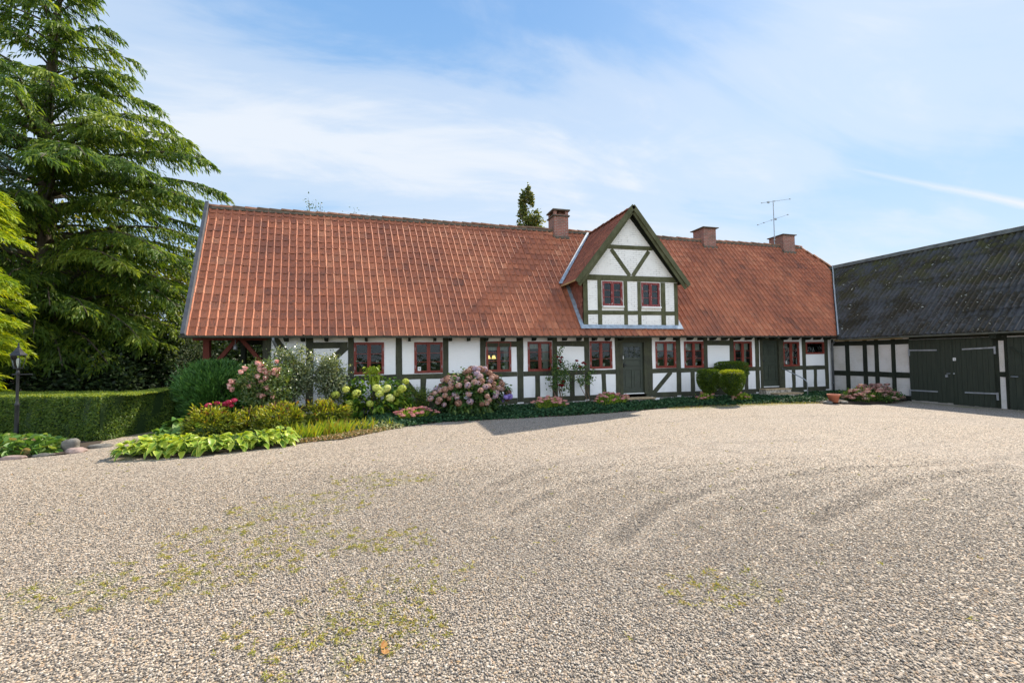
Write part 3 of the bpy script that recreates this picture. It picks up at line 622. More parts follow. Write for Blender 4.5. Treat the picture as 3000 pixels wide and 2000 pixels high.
# ---- roof tiles
def skew(X): return -.80*np.clip(1-(X+5.5)/20.,0,1)
def tiles(name,ncol,nrow,w,h,fn,mat,keep=None,roll=.042,seed=1,par=None):
    r=np.random.default_rng(seed)
    u=np.array([0,.025,.055,.13,.18,.24,.34,.48,.64,.80,.92,1.0]);hh=np.array([.10,.80,1.,.84,.45,-.05,-.48,-.78,-.82,-.58,-.22,.05])*roll;st=np.array([.004,.004,.004,.004,.006,.010,.020,.032,.034,.026,.014,.006])
    K=len(u);V=[];Fq=[];T=[];MI=[];o=0
    for i in range(ncol):
        for j in range(nrow):
            if keep is not None and not keep((i+.5)*w,(j+.5)*h): continue
            dx,ds,dh,rt=r.normal()*.002,r.normal()*.011,abs(r.normal())*.0022,r.normal()*.016
            t=np.clip(.55+.10*r.normal()+.12*math.sin(i*.31+j*.2)+(-.12 if r.random()<.05 else 0),0,1)
            uu=(i+u)*w+dx
            for s_,e in ((j*h+ds-.015,st),((j+1)*h+.03,.002)):
                rel=(s_-j*h);V.append(fn(uu+rt*rel,np.full(K,s_),hh+e+dh))
            V.append(fn(uu-.015*rt,np.full(K,j*h+ds-.015),hh+st+dh));V.append(fn(uu,np.full(K,j*h+ds+.02),hh+st+dh-.036))     # thickness of the lower edge
            T+=[t]*(4*K)
            for k in range(K-1):
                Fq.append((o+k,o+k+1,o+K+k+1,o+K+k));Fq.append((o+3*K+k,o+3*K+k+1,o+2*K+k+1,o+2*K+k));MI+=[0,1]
            o+=4*K
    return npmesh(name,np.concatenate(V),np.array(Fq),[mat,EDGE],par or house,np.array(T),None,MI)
def roofpt(X,s,h):
    k=s/RLEN;sag=.03*np.sin(X*.45+1)*np.sin(s*.5)+.002*np.sin(X*2.3+s*1.7)
    Xn=X+skew(X)*k;y=EY+s/SL;z=EZ+s*TA/SL;h=h+sag
    return np.stack([Xn,y-h*TA/SL,z+h/SL],-1)
# dormer constants
DX0,DX1,DAX,DY=6.52,10.42,8.42,-.18;DAZ=7.12;DK=1.215;DHW=2.2;DEZ=DAZ-DK*DHW
def keep_main(u,s):
    X=-5.5+u;Xn=X+skew(X)*s/RLEN;y=EY+s/SL;z=EZ+s*TA/SL
    if Xn>DX0+.02 and Xn<DX1-.02 and y>DY-.02 and z<DEZ+.2: return False
    if abs(Xn-DAX)<DHW and z>=DEZ-.1 and z<DAZ-DK*abs(Xn-DAX)-.12: return False
    return True
NR=18;th=RLEN/NR;tw=.226
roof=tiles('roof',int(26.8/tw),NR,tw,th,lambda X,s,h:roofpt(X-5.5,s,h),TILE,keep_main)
clip(roof,(17.93,-.45,2.45),Vector((2.79,-3.46,0)).normalized())
clip(roof,(20.5,RY,RZ),Vector((1,1,0)).normalized())
b=MB() # deck, back slope, hip
b.add([roofpt(np.array([x]),np.array([s]),np.array([-.09]))[0] for x,s in ((-5.5,0.02),(17.8,0.02),(21.2,4.6),(20.4,RLEN-.02),(-5.5,RLEN-.02))],[(0,1,2,3,4)])
b.quad((-6.3,RY,RZ-.09),(20.5,RY,RZ-.09),(20.5,6.93,EZ),(-6.3,6.93,EZ));b.add([(20.5,RY,RZ-.02),(21.4,2.33,6.05),(21.4,4.15,6.05)],[(0,1,2)])
b.quad((21.4,2.3,6.05),(21.4,4.2,6.05),(21.4,6.9,2.4),(21.4,-.4,2.4))
b.build('roof_deck',TILED,roof)
# ridge caps
def caps(name,a,c,n,r=.11,par=None,mat=RIDGE):
    b=MB();a=Vector(a);c=Vector(c);d=(c-a)/n;t=d.normalized();s=t.cross(Vector((0,0,1))).normalized();up=s.cross(t)
    for i in range(n):
        o0=a+d*i;o1=a+d*(i+1.10);w=random.uniform(-.012,.012);tn=random.random();vs=[]
        for o,rr,lf in ((o0,r*1.08,.012+w),(o1,r*.93,w)):
            for k in range(7):
                g=math.pi*(k/6);vs.append(o+s*(math.cos(g)*rr)+up*(math.sin(g)*rr*.85+lf-.035))
        b.add(vs,[(k,k+1,k+8,k+7) for k in range(6)]+[(6,5,4,3,2,1,0)],0,tn)
    return b.build(name,mat,par,True)
caps('ridge_cap',(-6.34,RY,RZ+.02),(20.5,RY,RZ+.02),68,par=roof);caps('ridge_cap',(20.5,RY,RZ+.0),(21.42,2.31,6.05),5,.10,roof)
b=MB() # mortar line beneath the ridge
b.box(-6.3,20.45,RY-.11,RY-.05,RZ-.11,RZ-.02);b.build('ridge_mortar',CONC,roof)
b=MB();p0=Vector((-5.53,EY-.06,EZ-.0));p1=Vector((-6.36,RY,RZ+.10));b.beam(p0,p1,.10,.20,(0,-TA,1));b.build('verge_board',SLATE,roof)
# gutter with brackets
def gutter(a,c,r=.065,par=None,mat=ZINC,br=1.1):
    b=MB();a=Vector(a);c=Vector(c);t=(c-a).normalized();s=t.cross(Vector((0,0,1))).normalized();vs=[];n=9
    for o in (a,c):
        for rr in (r,r-.006):
            for k in range(n):
                g=math.pi+math.pi*k/(n-1);vs.append(o+s*math.cos(g)*rr+Vector((0,0,math.sin(g)*rr)))
    fs=[]
    for q in (0,n):
        for k in range(n-1): fs.append((q+k,q+k+1,2*n+q+k+1,2*n+q+k))
    fs+=[(0,n,3*n,2*n),(n-1,2*n+n-1,3*n+n-1,2*n-1),tuple(range(n)),tuple(2*n+k for k in range(n))]
    b.add(vs,fs);g=b.build('gutter',mat,par,True)
    L=(c-a).length;k=.5
    while k<L:
        p=a+t*k;q=MB();pts=[p+s*math.cos(math.pi+math.pi*i/6)*(r+.004)+Vector((0,0,math.sin(math.pi+math.pi*i/6)*(r+.004))) for i in range(7)]
        q.tube(pts,.006,4);q.build('bracket',mat,g);k+=br*random.uniform(.9,1.1)
    return g
gutter((-5.62,-.53,2.45),(18.05,-.53,2.435),par=house)
def pipe(name,pts,r,mat,par,rings=()):
    b=MB();b.tube(pts,r,10)
    for p in rings: b.lathe(p,[(r+.012,-.02),(r+.012,.02)],10)
    return b.build(name,mat,par,True)
pipe('downpipe',[(-3.32,-.53,2.42),(-3.32,-.53,2.30),(-3.28,-.30,2.10),(-3.26,-.10,1.98),(-3.26,-.10,.05)],.04,PIPE,house,[(-3.26,-.10,1.62)])
pipe('downpipe',[(18.06,-.50,2.42),(18.06,-.30,2.25),(18.08,-.12,2.1),(18.08,-.12,.0)],.042,PIPE,house,[(18.08,-.12,1.9),(18.08,-.12,.45)])
# valley flashing barn / house
def flash(pts,w,off,name,par,mat=LEAD):
    b=MB();vs=[]
    for p,s in pts: p=Vector(p);s=Vector(s).normalized();vs+=[p-s*w/2,p+s*w/2]
    b.add(vs,[(2*i,2*i+1,2*i+3,2*i+2) for i in range(len(pts)-1)]);o=b.build(name,mat,par)
    md=o.modifiers.new('solid','SOLIDIFY');md.thickness=.012;return o
vl0=Vector((17.9,-.50,2.47));vl1=Vector((21.42,2.33,6.12))
pts=[]
for i in range(13):
    k=i/12;p=vl0.lerp(vl1,k);pts.append((p+Vector((random.uniform(-.02,.02),-.05,.03)),(1,.55,.25)))
flash(pts,.24,0,'valley_flashing',roof)
# ---- chimneys
def chimney(x0,x1,yf,d,zt,fancy,cap=.10):
    b=MB();zb=EZ+(yf-EY)*TA-.1;yb=yf+d
    if fancy:
        b.box(x0,x1,yf,yb,zb,zt-.30);b.box(x0-.06,x1+.06,yf-.06,yb+.06,zt-.30,zt-.255,1);b.box(x0-.02,x1+.02,yf-.02,yb+.02,zt-.255,zt-.22)
        for a in (x0,x1-.13):
            for c in (yf,yb-.13): b.box(a,a+.13,c,c+.13,zt-.22,zt-.06)
        b.box((x0+x1)/2-.03,(x0+x1)/2+.2,yf+.2,yf+.4,zt-.22,zt-.06)
        b.box(x0-.07,x1+.07,yf-.07,yb+.07,zt-.06,zt,1)
    else:
        b.box(x0,x1,yf,yb,zb,zt-.04);b.box(x0-cap,x1+cap,yf-cap,yb+cap,zt-.04,zt,1)
    c=b.build('chimney',[BRICK,CONC],roof,bevel=.005)
    f_=MB();f_.box(x0-.03,x1+.03,yf-.06,yf-.004,zb+.02,zb+.13);f_.box(x0-.05,x0-.004,yf-.05,RY-.1,zb+.1,zb+.2);f_.build('chimney_flashing',CONC,roof)
chimney(6.68,7.34,2.95,.70,8.09,True)
chimney(14.30,15.0,2.95,.75,7.82,False)
chimney(19.07,19.82,2.95,.85,7.78,False,.07)
# ---- dormer
b=MB();zb=2.80;pl=DEZ+.05
hol=[(7.27,8.10,3.52,4.44),(8.86,9.66,3.52,4.44)]
wallcells(b,DX0,DX1,zb,4.52,hol,lambda x,z:(x,DY,z))
b.add([(DX0,DY,4.52),(DX1,DY,4.52),(DX1,DY,DAZ-.1-DK*(DX1-DAX)),(DAX,DY,DAZ-.1),(DX0,DY,DAZ-.1-DK*(DAX-DX0))],[(0,1,2,3,4)])
b.build('dormer_wall',WHITED,house)
def dbeam(p,q,w,y=DY-.02,nm='dormer_timber'): return brace(p,q,w,TIMBER2,y,nm)
for x in (DX0+.075,):  pass
for a,c in ((DX0,DX0+.17),(7.08,7.24),(8.13,8.28),(8.70,8.84),(9.69,9.88),(DX1-.15,DX1)): dbeam(((a+c)/2,zb+.0),((a+c)/2,4.46),c-a,nm='dormer_post')
for a,c in ((DX0+.17,7.08),(7.24,8.13),(8.28,8.70),(8.84,9.69),(9.88,DX1-.15)): dbeam((a,3.30),(c,3.31),.15,DY-.015,'dormer_rail')
dbeam((DX0-.02,4.56),(DX1+.02,4.58),.20,DY-.024,'dormer_plate')
dbeam((7.45,5.71),(9.38,5.73),.15,DY-.018,'dormer_collar')
dbeam((7.66,5.62),(8.40,4.67),.15,DY-.014,'dormer_brace');dbeam((9.22,5.62),(8.52,4.67),.15,DY-.016,'dormer_brace')
for i,(a,c,e,f_) in enumerate(hol):
    wn=window(a+.01,c-.01,e+.03,f_,DY+.01,REDPEEL)
    s=MB();s.box(a-.01,c+.01,DY-.075,DY+.0,e-.035,e+.025);s.build('sill',PAINTW,wn)
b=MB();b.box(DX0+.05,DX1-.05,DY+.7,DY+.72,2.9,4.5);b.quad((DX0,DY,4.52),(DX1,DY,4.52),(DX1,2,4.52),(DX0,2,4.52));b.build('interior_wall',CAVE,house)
yb=EY+(DEZ-EZ)/TA # where eaves meet main roof
for x,nm in ((DX0,'dormer_cheek'),(DX1,'dormer_cheek')):
    b=MB();b.add([(x,DY+.01,zb),(x,DY+.01,DEZ+.2),(x,yb+.3,DEZ+.2),(x,yb+.05,DEZ)],[(0,1,2,3)]);o=b.build(nm,DIRTRED,house);md=o.modifiers.new('s','SOLIDIFY');md.thickness=.03
    # slate courses
b=MB()
for i in range(7):
    for j in range(7):
        y=DY+.1+j*.2+(i%2)*.1;z=zb+.15+i*.2
        if z>DEZ+.05 or EZ+(y-EY)*TA>z-.05: continue
        b.add([(DX0-.016,y,z-.13),(DX0-.022,y+.13,z),(DX0-.012,y,z+.13),(DX0-.022,y-.13,z)],[(0,3,2,1)])
b.build('cheek_slates',DIRTRED,house)
# dormer roof tiles (two slopes)
DS=math.hypot(1,DK);DL=DHW*DS;DF=-.50
def dpt(side):
    def fn(u,s,h):   # u along ridge direction (+Y), s up the slope
        d=DHW-s/DS;x=DAX+side*d+side*h*DK/DS;z=DEZ+s*DK/DS+h/DS
        return np.stack([x,DF+.05+u,z],-1)
    return fn
def dkeep(u,s):
    z=DEZ+s*DK/DS;y=DF+.05+u;return EZ+(y-EY)*TA< z+.12
for side in (-1,1):
    fn=dpt(side)
    if side==1: f2=lambda u,s,h,fn=fn:fn(3.75-u,s,h);kp=lambda u,s:dkeep(3.75-u,s)
    else: f2=fn;kp=dkeep
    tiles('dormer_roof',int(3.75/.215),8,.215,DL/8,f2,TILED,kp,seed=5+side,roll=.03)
    b=MB();b.add([(DAX+side*DHW,DF+.03,DEZ-.03),(DAX,DF+.03,DAZ-.03),(DAX,3.14,DAZ-.03),(DAX+side*DHW,yb,DEZ-.03)],[(0,1,2,3)]);b.build('dormer_roof_deck',BLACKT,house)
caps('ridge_cap',(DAX,DF-.0,DAZ+.03),(DAX,3.2,DAZ+.03),10,.09,roof,TILED)
for side in (-1,1):
    # bargeboards, outer and inner layers
    tip=(DAX+side*(DHW+.08),DAZ-DK*(DHW+.08)-.03);apx=(DAX-side*.02,DAZ+.05)
    brace(tip,apx,.17,TIMBER2,DF-.03,'bargeboard',d=.035)
    brace((tip[0]-side*.10,tip[1]-.10),(DAX,DAZ-.12),.13,TIMBER2,DF+.03,'bargeboard',d=.04)
    b=MB();b.add([(DAX+side*DHW,DF+.05,DEZ-.06),(DAX,DF+.05,DAZ-.07),(DAX,DY,DAZ-.07),(DAX+side*DHW,DY,DEZ-.06)],[(0,1,2,3)]);b.build('dormer_soffit',BLACKT,house)
    # rafter under the overhang against the wall
    brace((DAX+side*(DX1-DAX+.02),DAZ-DK*(DX1-DAX)-.16),(DAX,DAZ-.17),.12,BLACKT,DY-.026,'dormer_rafter',d=.04)
b=MB();b.beam((DAX-DHW-.03,DF+.05,DEZ-.03),(DAX-DHW-.03,yb-.05,DEZ-.03),.06,.05);b.build('dormer_gutter',YELW,house)
# valley flashings of the dormer + base apron + cheek flashing
for side in (-1,1):
    P0=Vector((DAX+side*DHW,yb,DEZ));P1=Vector((DAX,EY+(DAZ-EZ)/TA,DAZ));pts=[]
    for i in range(9):
        p=P0.lerp(P1,i/8);pts.append((p+Vector((side*.08,-.06,.07)),(1,0,-side*.0) if 0 else (side*1.0,.0,.15)))
    flash(pts,.13,0,'valley_flashing',house)
pts=[(Vector((x,DY-.075,zb-.02+random.uniform(-.008,.008))),(0,.55,.8)) for x in np.linspace(DX0-.12,DX1+.1,14)]
flash(pts,.17,0,'apron_flashing',house)
for side,x in ((-1,DX0-.07),(1,DX1+.07)):
    pts=[(Vector((x,y,EZ+(y-EY)*TA+.07)),(1,0,0)) for y in np.linspace(DY-.12,yb+.05,8)]
    flash(pts,.16,0,'cheek_flashing',house)
# ---- porch at the left end
for x0,y0,m,w in ((-5.25,-.02,REDT,.16),(-5.25,3.1,BLACKT,.16),(-5.25,6.2,BLACKT,.16),(-4.3,6.2,BLACKT,.16),(-4.55,3.1,BLACKT,.16)):
    b=MB();b.box(x0,x0+w,y0,y0+.16,0,2.45);b.build('porch_post',m,house,bevel=.01)
brace((-5.08,1.5),(-4.42,2.36),.11,REDT,-.0,'porch_brace');brace((-4.28,2.36),(-3.70,1.62),.11,REDT,-.0,'porch_brace')
b=MB();b.box(-5.5,-3.6,-.03,.12,2.34,2.50);b.build('porch_beam',REDT,house)
b=MB();b.box(-5.3,-3.6,3.08,3.22,2.3,2.45);b.box(-5.3,-3.6,6.2,6.34,2.2,2.4);b.quad((-5.5,-.4,2.47),(-3.6,-.4,2.47),(-3.6,6.9,2.47),(-5.5,6.9,2.47));b.build('porch_ceiling',BLACKT,house)
b=MB();b.box(-4.35,-3.6,3.3,3.42,0,2.3);b.build('porch_wall',BRICKD,house)
b=MB();b.lathe((-4.42,-.06,2.06),[(.055,0),(.06,.03),(.045,.12),(.02,.16)],10);b.tube([(-4.42,-.06,2.2),(-4.42,-.06,2.36)],.012,6);b.build('porch_lamp',PIPE,house,True)

# ---- doorsteps & handrail
b=MB();b.box(7.98,9.16,-.52,-.05,.17,.215,0);b.box(8.02,9.12,-.49,-.05,.0,.17,1)
o=b.build('doorstep',[SLAB,mat_brick('step_brick',(.16,.11,.09),(.13,.10,.085),(.30,.28,.25))],None,bevel=.01);tag(o,'low yellow stone step on a brick base below the glazed front door','step')
st=thing('door_steps','pair of worn stone steps with rusty risers below the plain green side door','steps',(14.9,-.5,0))
for k,(x0,x1,y0,y1,z) in enumerate([(14.2,15.5,-.42,-.06,.33),(14.42,15.65,-.80,-.42,.18),(14.5,15.9,-1.12,-.80,.045)]):
    b=MB();b.box(x0-14.9,x1-14.9,y0+.5,y1+.5+(0 if k==0 else .05),z-.035,z,0);b.box(x0+.02-14.9,x1-.02-14.9,y0+.52,y1+.5,0,z-.037,1);b.build('step',[SLAB,mat_plain('stained_riser',(.40,.36,.30),.9,0,.75,14,.3)],st,bevel=.008)
b=MB();b.tube([(15.41,-.06,1.13),(15.42,-.5,.96),(15.44,-1.0,.74),(15.45,-1.09,.68),(15.46,-1.12,.58),(15.47,-1.12,0.)],.019,8)
o=b.build('handrail',STEEL,None,True);tag(o,'thin bent metal handrail beside the side door steps','handrail')

# ---- TV antenna
an=thing('antenna','tall thin television antenna mast with two long crossbars beside the end chimney','antenna',(18.9,3.3,7.3))
b=MB();b.tube([(0,0,-.3),(0,0,2.3)],.022,6);b.lathe((0,0,.42),[(.05,-.03),(.05,.03)],8);b.lathe((0,0,.25),[(.06,-.02),(.06,.02)],8);b.build('mast',STEEL,an)
for (a,c,bx) in (((-.73,-.0,2.12),(1.1,.0,2.48),-.3),((-1.03,.0,.97),(.92,.0,1.64),.12)):
    b=MB();a=Vector(a);c=Vector(c);b.beam(a,c,.018,.018)
    for k in (0,.2,.45,1): q=a.lerp(c,k);b.box(q.x-.035,q.x+.035,-.02,.02,q.z-.02,q.z+.02)
    q=a.lerp(c,(bx-a.x)/(c.x-a.x));b.box(q.x-.05,q.x+.05,-.03,.03,q.z-.06,q.z+.03);b.build('crossbar',STEEL,an)

# =====================================================================
# BARN
# =====================================================================
BX=18.2;BYE=-9.5;barn=thing('barn','dark half-timbered barn with mossy grey corrugated roof and big green doors','barn',(BX,-4.5,0))
def bobj(mb,name,mats,par=barn,**k):
    mb.v=[(x-BX,y+4.5,z) for x,y,z in mb.v] ;return mb.build(name,mats,par,**k)
b=MB();b.quad((BX,0,-.1),(BX,BYE,-.1),(BX,BYE,2.35),(BX,0,2.35));b.quad((BX,BYE,-.1),(BX+7,BYE,-.1),(BX+7,BYE,2.35),(BX,BYE,2.35));b.add([(BX,BYE,2.3),(BX+7,BYE,2.3),(21.4,BYE,6)],[(0,1,2)]);bobj(b,'wall',WHITEB)
def bpost(y0,y1,z0=-.08,z1=2.3,x=BX-.02,nm='post',m=BLACKT):
    b=MB();b.box(x,x+.1,y0,y1,z0,z1,j=.012);return bobj(b,nm,m,bevel=.006)
for a,c in ((-.08,0.02),(-.75,-.58),(-1.44,-1.28),(-1.86,-1.71),(-2.44,-2.30),(-5.30,-5.20),(-5.50,-5.43),(-7.0,-6.85)): bpost(c,a)
def brail(y0,y1,z0,z1,nm='rail',x=BX-.014):
    b=MB();b.box(x,x+.1,y0,y1,z0,z1,j=.01);return bobj(b,nm,BLACKT,bevel=.005)
for a,c in ((-.58,-.08),(-1.28,-.75),(-1.71,-1.44),(-2.30,-1.86),(-2.90,-2.44)):
    brail(a,c,.78,.98);brail(a,c,2.02,2.2,'top_beam');brail(a,c,-.08,.13,'sill_beam')
brail(-5.43,-5.30,.93,1.09);brail(-9.4,-2.9,2.18,2.33,'top_beam',BX-.012);brail(-5.43,-5.3,2.06,2.18,'rail',BX-.013)
b=MB();b.box(BX-.26,BX+.05,-5.38,-5.22,2.12,2.26);bobj(b,'beam_end',BLACKT)
b=MB();b.box(BX-.20,BX-.14,-9.4,-5.42,2.27,2.33);b.box(BX-.20,BX-.14,-5.18,-2.8,2.26,2.32);b.box(BX-.20,BX-.14,-2.78,-.3,2.22,2.28);bobj(b,'eaves_board',YELW)
def leafdoor(y0,y1,z0,z1,nb,x=BX-.045,ft=0):
    b=MB();w=(y1-y0)/nb
    for i in range(nb):
        a=y0+i*w;b.box(x+random.uniform(-.003,.003),x+.04,a+.003,a+w-.003,z0+random.uniform(-.01,.01),z1)
    b.box(x+.02,x+.06,y0,y1,z0+.02,z1)
    return bobj(b,'door',BOARDS)
dl=leafdoor(-4.10,-2.90,-.01,2.17,9);dr_=leafdoor(-5.20,-4.13,-.04,2.17,8);d3=leafdoor(-7.2,-5.52,-.05,2.15,11)
b=MB();b.box(BX-.06,BX-.04,-4.17,-4.07,0,2.17);bobj(b,'cover_strip',BOARDS,barn)
def hinge(ya,yb_,z,dz,side,par):
    b=MB();b.beam((BX-.062,ya,z),(BX-.062,yb_,z+dz),.012,.045,(0,0,1));
    b.box(BX-.075,BX-.045,(ya if side<0 else yb_)-.02,(ya if side<0 else yb_)+.02,(z if side<0 else z+dz)-.20,(z if side<0 else z+dz)+.04)
    mb=b;mb.v=[(x-BX,y+4.5,z_) for x,y,z_ in mb.v];mb.build('strap_hinge',STEEL,par)
hinge(-2.92,-3.75,1.79,-.005,-1,dl);hinge(-2.90,-3.73,.34,.01,-1,dl);hinge(-5.24,-4.44,1.84,-.04,-1,dr_);hinge(-5.25,-4.46,.40,-.02,-1,dr_)
b=MB();b.tube([(BX-.07,-4.10,.99),(BX-.07,-4.0,.98)],.012,6);b.box(BX-.085,BX-.055,-4.03,-3.97,.86,.94);b.lathe((BX-.07,-4.20,.99),[(.022,-.02),(.022,.02)],8);bobj(b,'lock',STEEL,barn)
b=MB();b.box(BX-.065,BX-.045,-6.9,-5.55,1.0,1.08);b.beam((BX-.055,-5.6,1.85),(BX-.055,-6.5,1.0),.02,.09,(1,0,0));bobj(b,'ledge',BOARDS,barn)
b=MB();b.tube([(BX-.08,-5.58,.95),(BX-.10,-5.62,.95),(BX-.10,-5.75,.95)],.014,6);bobj(b,'handle',STEEL,barn)
n_=sticker(0,0,0,None,.08,.10,'y');n_.parent=barn;n_.location=(-.052,-4.22+4.5,1.47)
# corrugated roof
def corr():
    tb=(6.03-2.35)/(21.4-17.9);sl=math.hypot(1,tb);L=(21.4-17.9)*sl;wl=.172;ys_=np.arange(BYE-.2,2.4,wl/6);rows=5;V=[];Fq=[];o=0
    n=len(ys_);hgt=.027*np.cos(ys_/wl*2*math.pi)
    for j in range(rows):
        sub=4
        for q in range(sub+1):
            s=L*(j+q/sub)/rows+(.05 if q==sub else 0)-(.03 if q==0 else 0);e=.018*(1-q/sub)+.01*np.sin(ys_*1.3+j)*.6+hgt
            x=17.9+s/sl-e*tb/sl;z=2.35+s*tb/sl+e/sl;V.append(np.stack([x,ys_,z],-1))
        for q in range(sub):
            a=o+q*n+np.arange(n-1);Fq.append(np.stack([a,a+n,a+n+1,a+1],-1))
        o+=n*(sub+1)
    V=np.concatenate(V);V[:,0]-=BX;V[:,1]+=4.5
    return npmesh('roof',V,np.concatenate(Fq),CORR,barn,smooth=True)
cr=corr();clip(cr,(17.9-BX,-.45+4.5,2.35),Vector((-2.79,3.50,0)).normalized())
b=MB();b.quad((21.4,2.2,6.0),(21.4,BYE,6.0),(25,BYE,2.3),(25,2.2,2.3));b.quad((17.95,-.5,2.33),(17.95,BYE-.1,2.33),(21.4,BYE-.1,5.97),(21.4,2.2,5.97));bobj(b,'roof_deck',BLACKT,barn)
b=MB()
for i in range(11):
    y0=BYE-.1+i*1.09;b.lathe((0,0,0),[(0,0)],3) if 0 else None
    b.beam((21.33,y0,6.02+.004*i%.01),(21.33,y0+1.14,6.02),.24,.03,(-1,0,.9))
    b.tube([(21.42,y0,6.06),(21.42,y0+1.14,6.055)],.075,8)
bobj(b,'ridge_cap',mat_plain('mossy_ridge',(.12,.12,.10),.85,0,.5,3,.4))
g=gutter((17.88,-.62,2.31),(17.88,BYE,2.33),.06,None,ZINC);g.parent=barn;g.location=(-BX,4.5,0)
del g
# =====================================================================
# THINGS BEHIND THE WINDOWS
# =====================================================================
def cloth(x0,x1,z0,z1,y,label,cat='curtain',name='curtain',folds=9,amp=.012,mat=None,horiz=False):
    nx_=int(max(12,folds*6));V=[];Fq=[]
    for i in range(nx_+1):
        k=i/nx_
        for j in range(5):
            q=j/4;d=amp*math.sin(k*folds*2*math.pi+q*.6) if not horiz else 0
            V.append((x0+(x1-x0)*k,y+d,z0+(z1-z0)*q))
    for i in range(nx_):
        for j in range(4): a=i*5+j;Fq.append((a,a+5,a+6,a+1))
    if horiz:
        V=[];Fq=[];n_=int(folds*4)
        for j in range(n_+1):
            for i in (0,1): V.append((x0+(x1-x0)*i,y+amp*math.sin(j/4*2*math.pi),z0+(z1-z0)*j/n_))
        Fq=[(2*j,2*j+1,2*j+3,2*j+2) for j in range(n_)]
    o=npmesh(name,np.array(V),np.array(Fq),mat or CLOTH,None,RNG.random(len(V)),smooth=True);return tag(o,label,cat)
w=WINS
cloth(w[2][0]+.08,w[2][1]-.08,w[2][3]-.28,w[2][3]-.08,.13,'short white lace valance across the top of the window with the lit lamps','valance','valance',14)
cloth(w[2][1]-.22,w[2][1]-.08,w[2][2]+.08,w[2][3]-.1,.16,'white lace curtain hanging at the right of the window with the lit lamps')
cloth(w[3][0]+.08,w[3][1]-.08,w[3][3]-.24,w[3][3]-.08,.13,'short white valance in the window left of the climbing red rose','valance','valance',14)
cloth(w[3][1]-.30,w[3][1]-.07,w[3][2]+.08,w[3][3]-.1,.16,'white striped curtain in the window left of the climbing red rose')
for i,t in ((5,'window just right of the front door'),(6,'second window right of the front door')):
    cloth(w[i][0]+.08,w[i][1]-.08,w[i][3]-.34,w[i][3]-.07,.12,'pale pleated blind pulled a third down in the '+t,'blind','blind',9,.006,None,True)
cloth(w[7][0]+.08,w[7][1]-.08,w[7][3]-.34,w[7][3]-.07,.12,'pale pleated blind in the window left of the side door','blind','blind',9,.006,None,True)
cloth((w[7][0]+w[7][1])/2+.05,w[7][1]-.12,w[7][2]+.08,w[7][3]-.3,.17,'white curtain below the blind in the window left of the side door',folds=7)
cloth((w[8][0]+w[8][1])/2+.03,w[8][1]-.06,w[8][2]+.07,w[8][3]-.06,.12,'white curtain filling the right half of the window right of the side door',folds=4)
cloth(w[8][0]+.06,(w[8][0]+w[8][1])/2-.05,w[8][3]-.24,w[8][3]-.06,.12,'cream valance in the left half of the window right of the side door','valance','valance',5)
def lamp(x,z,lab):
    t=thing('table_lamp',lab,'lamp',(x,.40,z));b=MB();b.lathe((0,0,0),[(.05,0),(.05,.02),(.012,.04),(.02,.12),(.01,.18)],10);b.build('base',CONC,t,True)
    b=MB();b.lathe((0,0,0),[(.078,.15),(.040,.27)],14);b.build('shade',LAMPG,t,True)
    c=MB();c.box(-.16,.16,-.1,.1,-.03,0);return t
lamp(3.17,1.54,'small table lamp with glowing orange shade, left one of the pair behind the window')
lamp(3.36,1.54,'small table lamp with glowing orange shade, right one of the pair behind the window')
b=MB();b.box(3.0,3.9,.28,.6,1.50,1.54);b.box(3.02,3.06,.3,.34,.3,1.5);b.box(3.84,3.88,.3,.34,.3,1.5);o=b.build('side_table',BARK,None);tag(o,'narrow wooden table carrying two lit lamps inside the window','table')
def potted(x,z,lab,h=.22,col=PAINTW,fl=None,leaf=LDARK,nl=40,pr=.05,y=.15):
    t=thing('potted_plant',lab,'potted plant',(x,y,z));b=MB();b.lathe((0,0,0),[(pr*.72,0),(pr,.085),(pr*1.08,.09),(pr*1.08,.1),(pr*.9,.1)],12);b.build('pot',col,t,True)
    n=nl;P=np.zeros((n,3));P[:,2]=.1+RNG.random(n)*h*.5;D=rdir(n,.8);leafobj('foliage',strips(P,D,rdir(n,1),.05+.07*RNG.random(n),.022,(.3,1,.1),.4),leaf,t)
    if fl:
        n=26;P=RNG.normal(size=(n,3))*.028;P[:,2]+=.1+h;leafobj('flowers',strips(P,rdir(n,.3),rdir(n),.035,.03,(.6,1,.3),0),fl,t)
        s=MB();s.tube([(0,0,.1),(.01,0,.1+h)],.004,4);s.build('stem',LDARK,t)
    return t
B=.345
potted(.78,w[1][2]+.085,'grey pot with pale flower on the sill of the second window from the left',.16,CONC,PWHT)
potted(1.28,w[1][2]+.085,'grey patterned jar with pale flower at the right of the second window from the left',.15,CONC,PWHT,pr=.07)
potted(-1.0,w[0][2]+.085,'leafy dark plant behind the left half of the leftmost red window',.2,TERRA,None,LDARK,60)
potted(-.5,w[0][2]+.085,'dark plant with white flowers behind the right half of the leftmost red window',.2,TERRA,PWHT)
potted(3.24,w[2][2]+.085,'small leafy plant on the sill below the lit lamps',.12,PAINTW)
potted(3.65,w[2][2]+.085,'spiky green plant in white pot right of the lit lamps',.16,PAINTW,None,LBIG)
potted(5.02,w[3][2]+.085,'bushy green pot plant with white flowers left of the climbing red rose',.2,CONC,PWHT,LHYDD,90)
potted(4.76,w[3][2]+.085,'small dark pot plant in the left half of the window left of the climbing rose',.1,IRON)
potted(7.44,w[4][2]+.085,'tiny white pot in the window left of the front door',.05,PAINTW,None,LDARK,10)
potted(9.72,w[5][2]+.085,'white orchid in the left half of the window just right of the front door',.34,PAINTW,PWHT,LDARK,10)
potted(10.12,w[5][2]+.085,'white orchid in the right half of the window just right of the front door',.34,PAINTW,PWHT,LDARK,10)
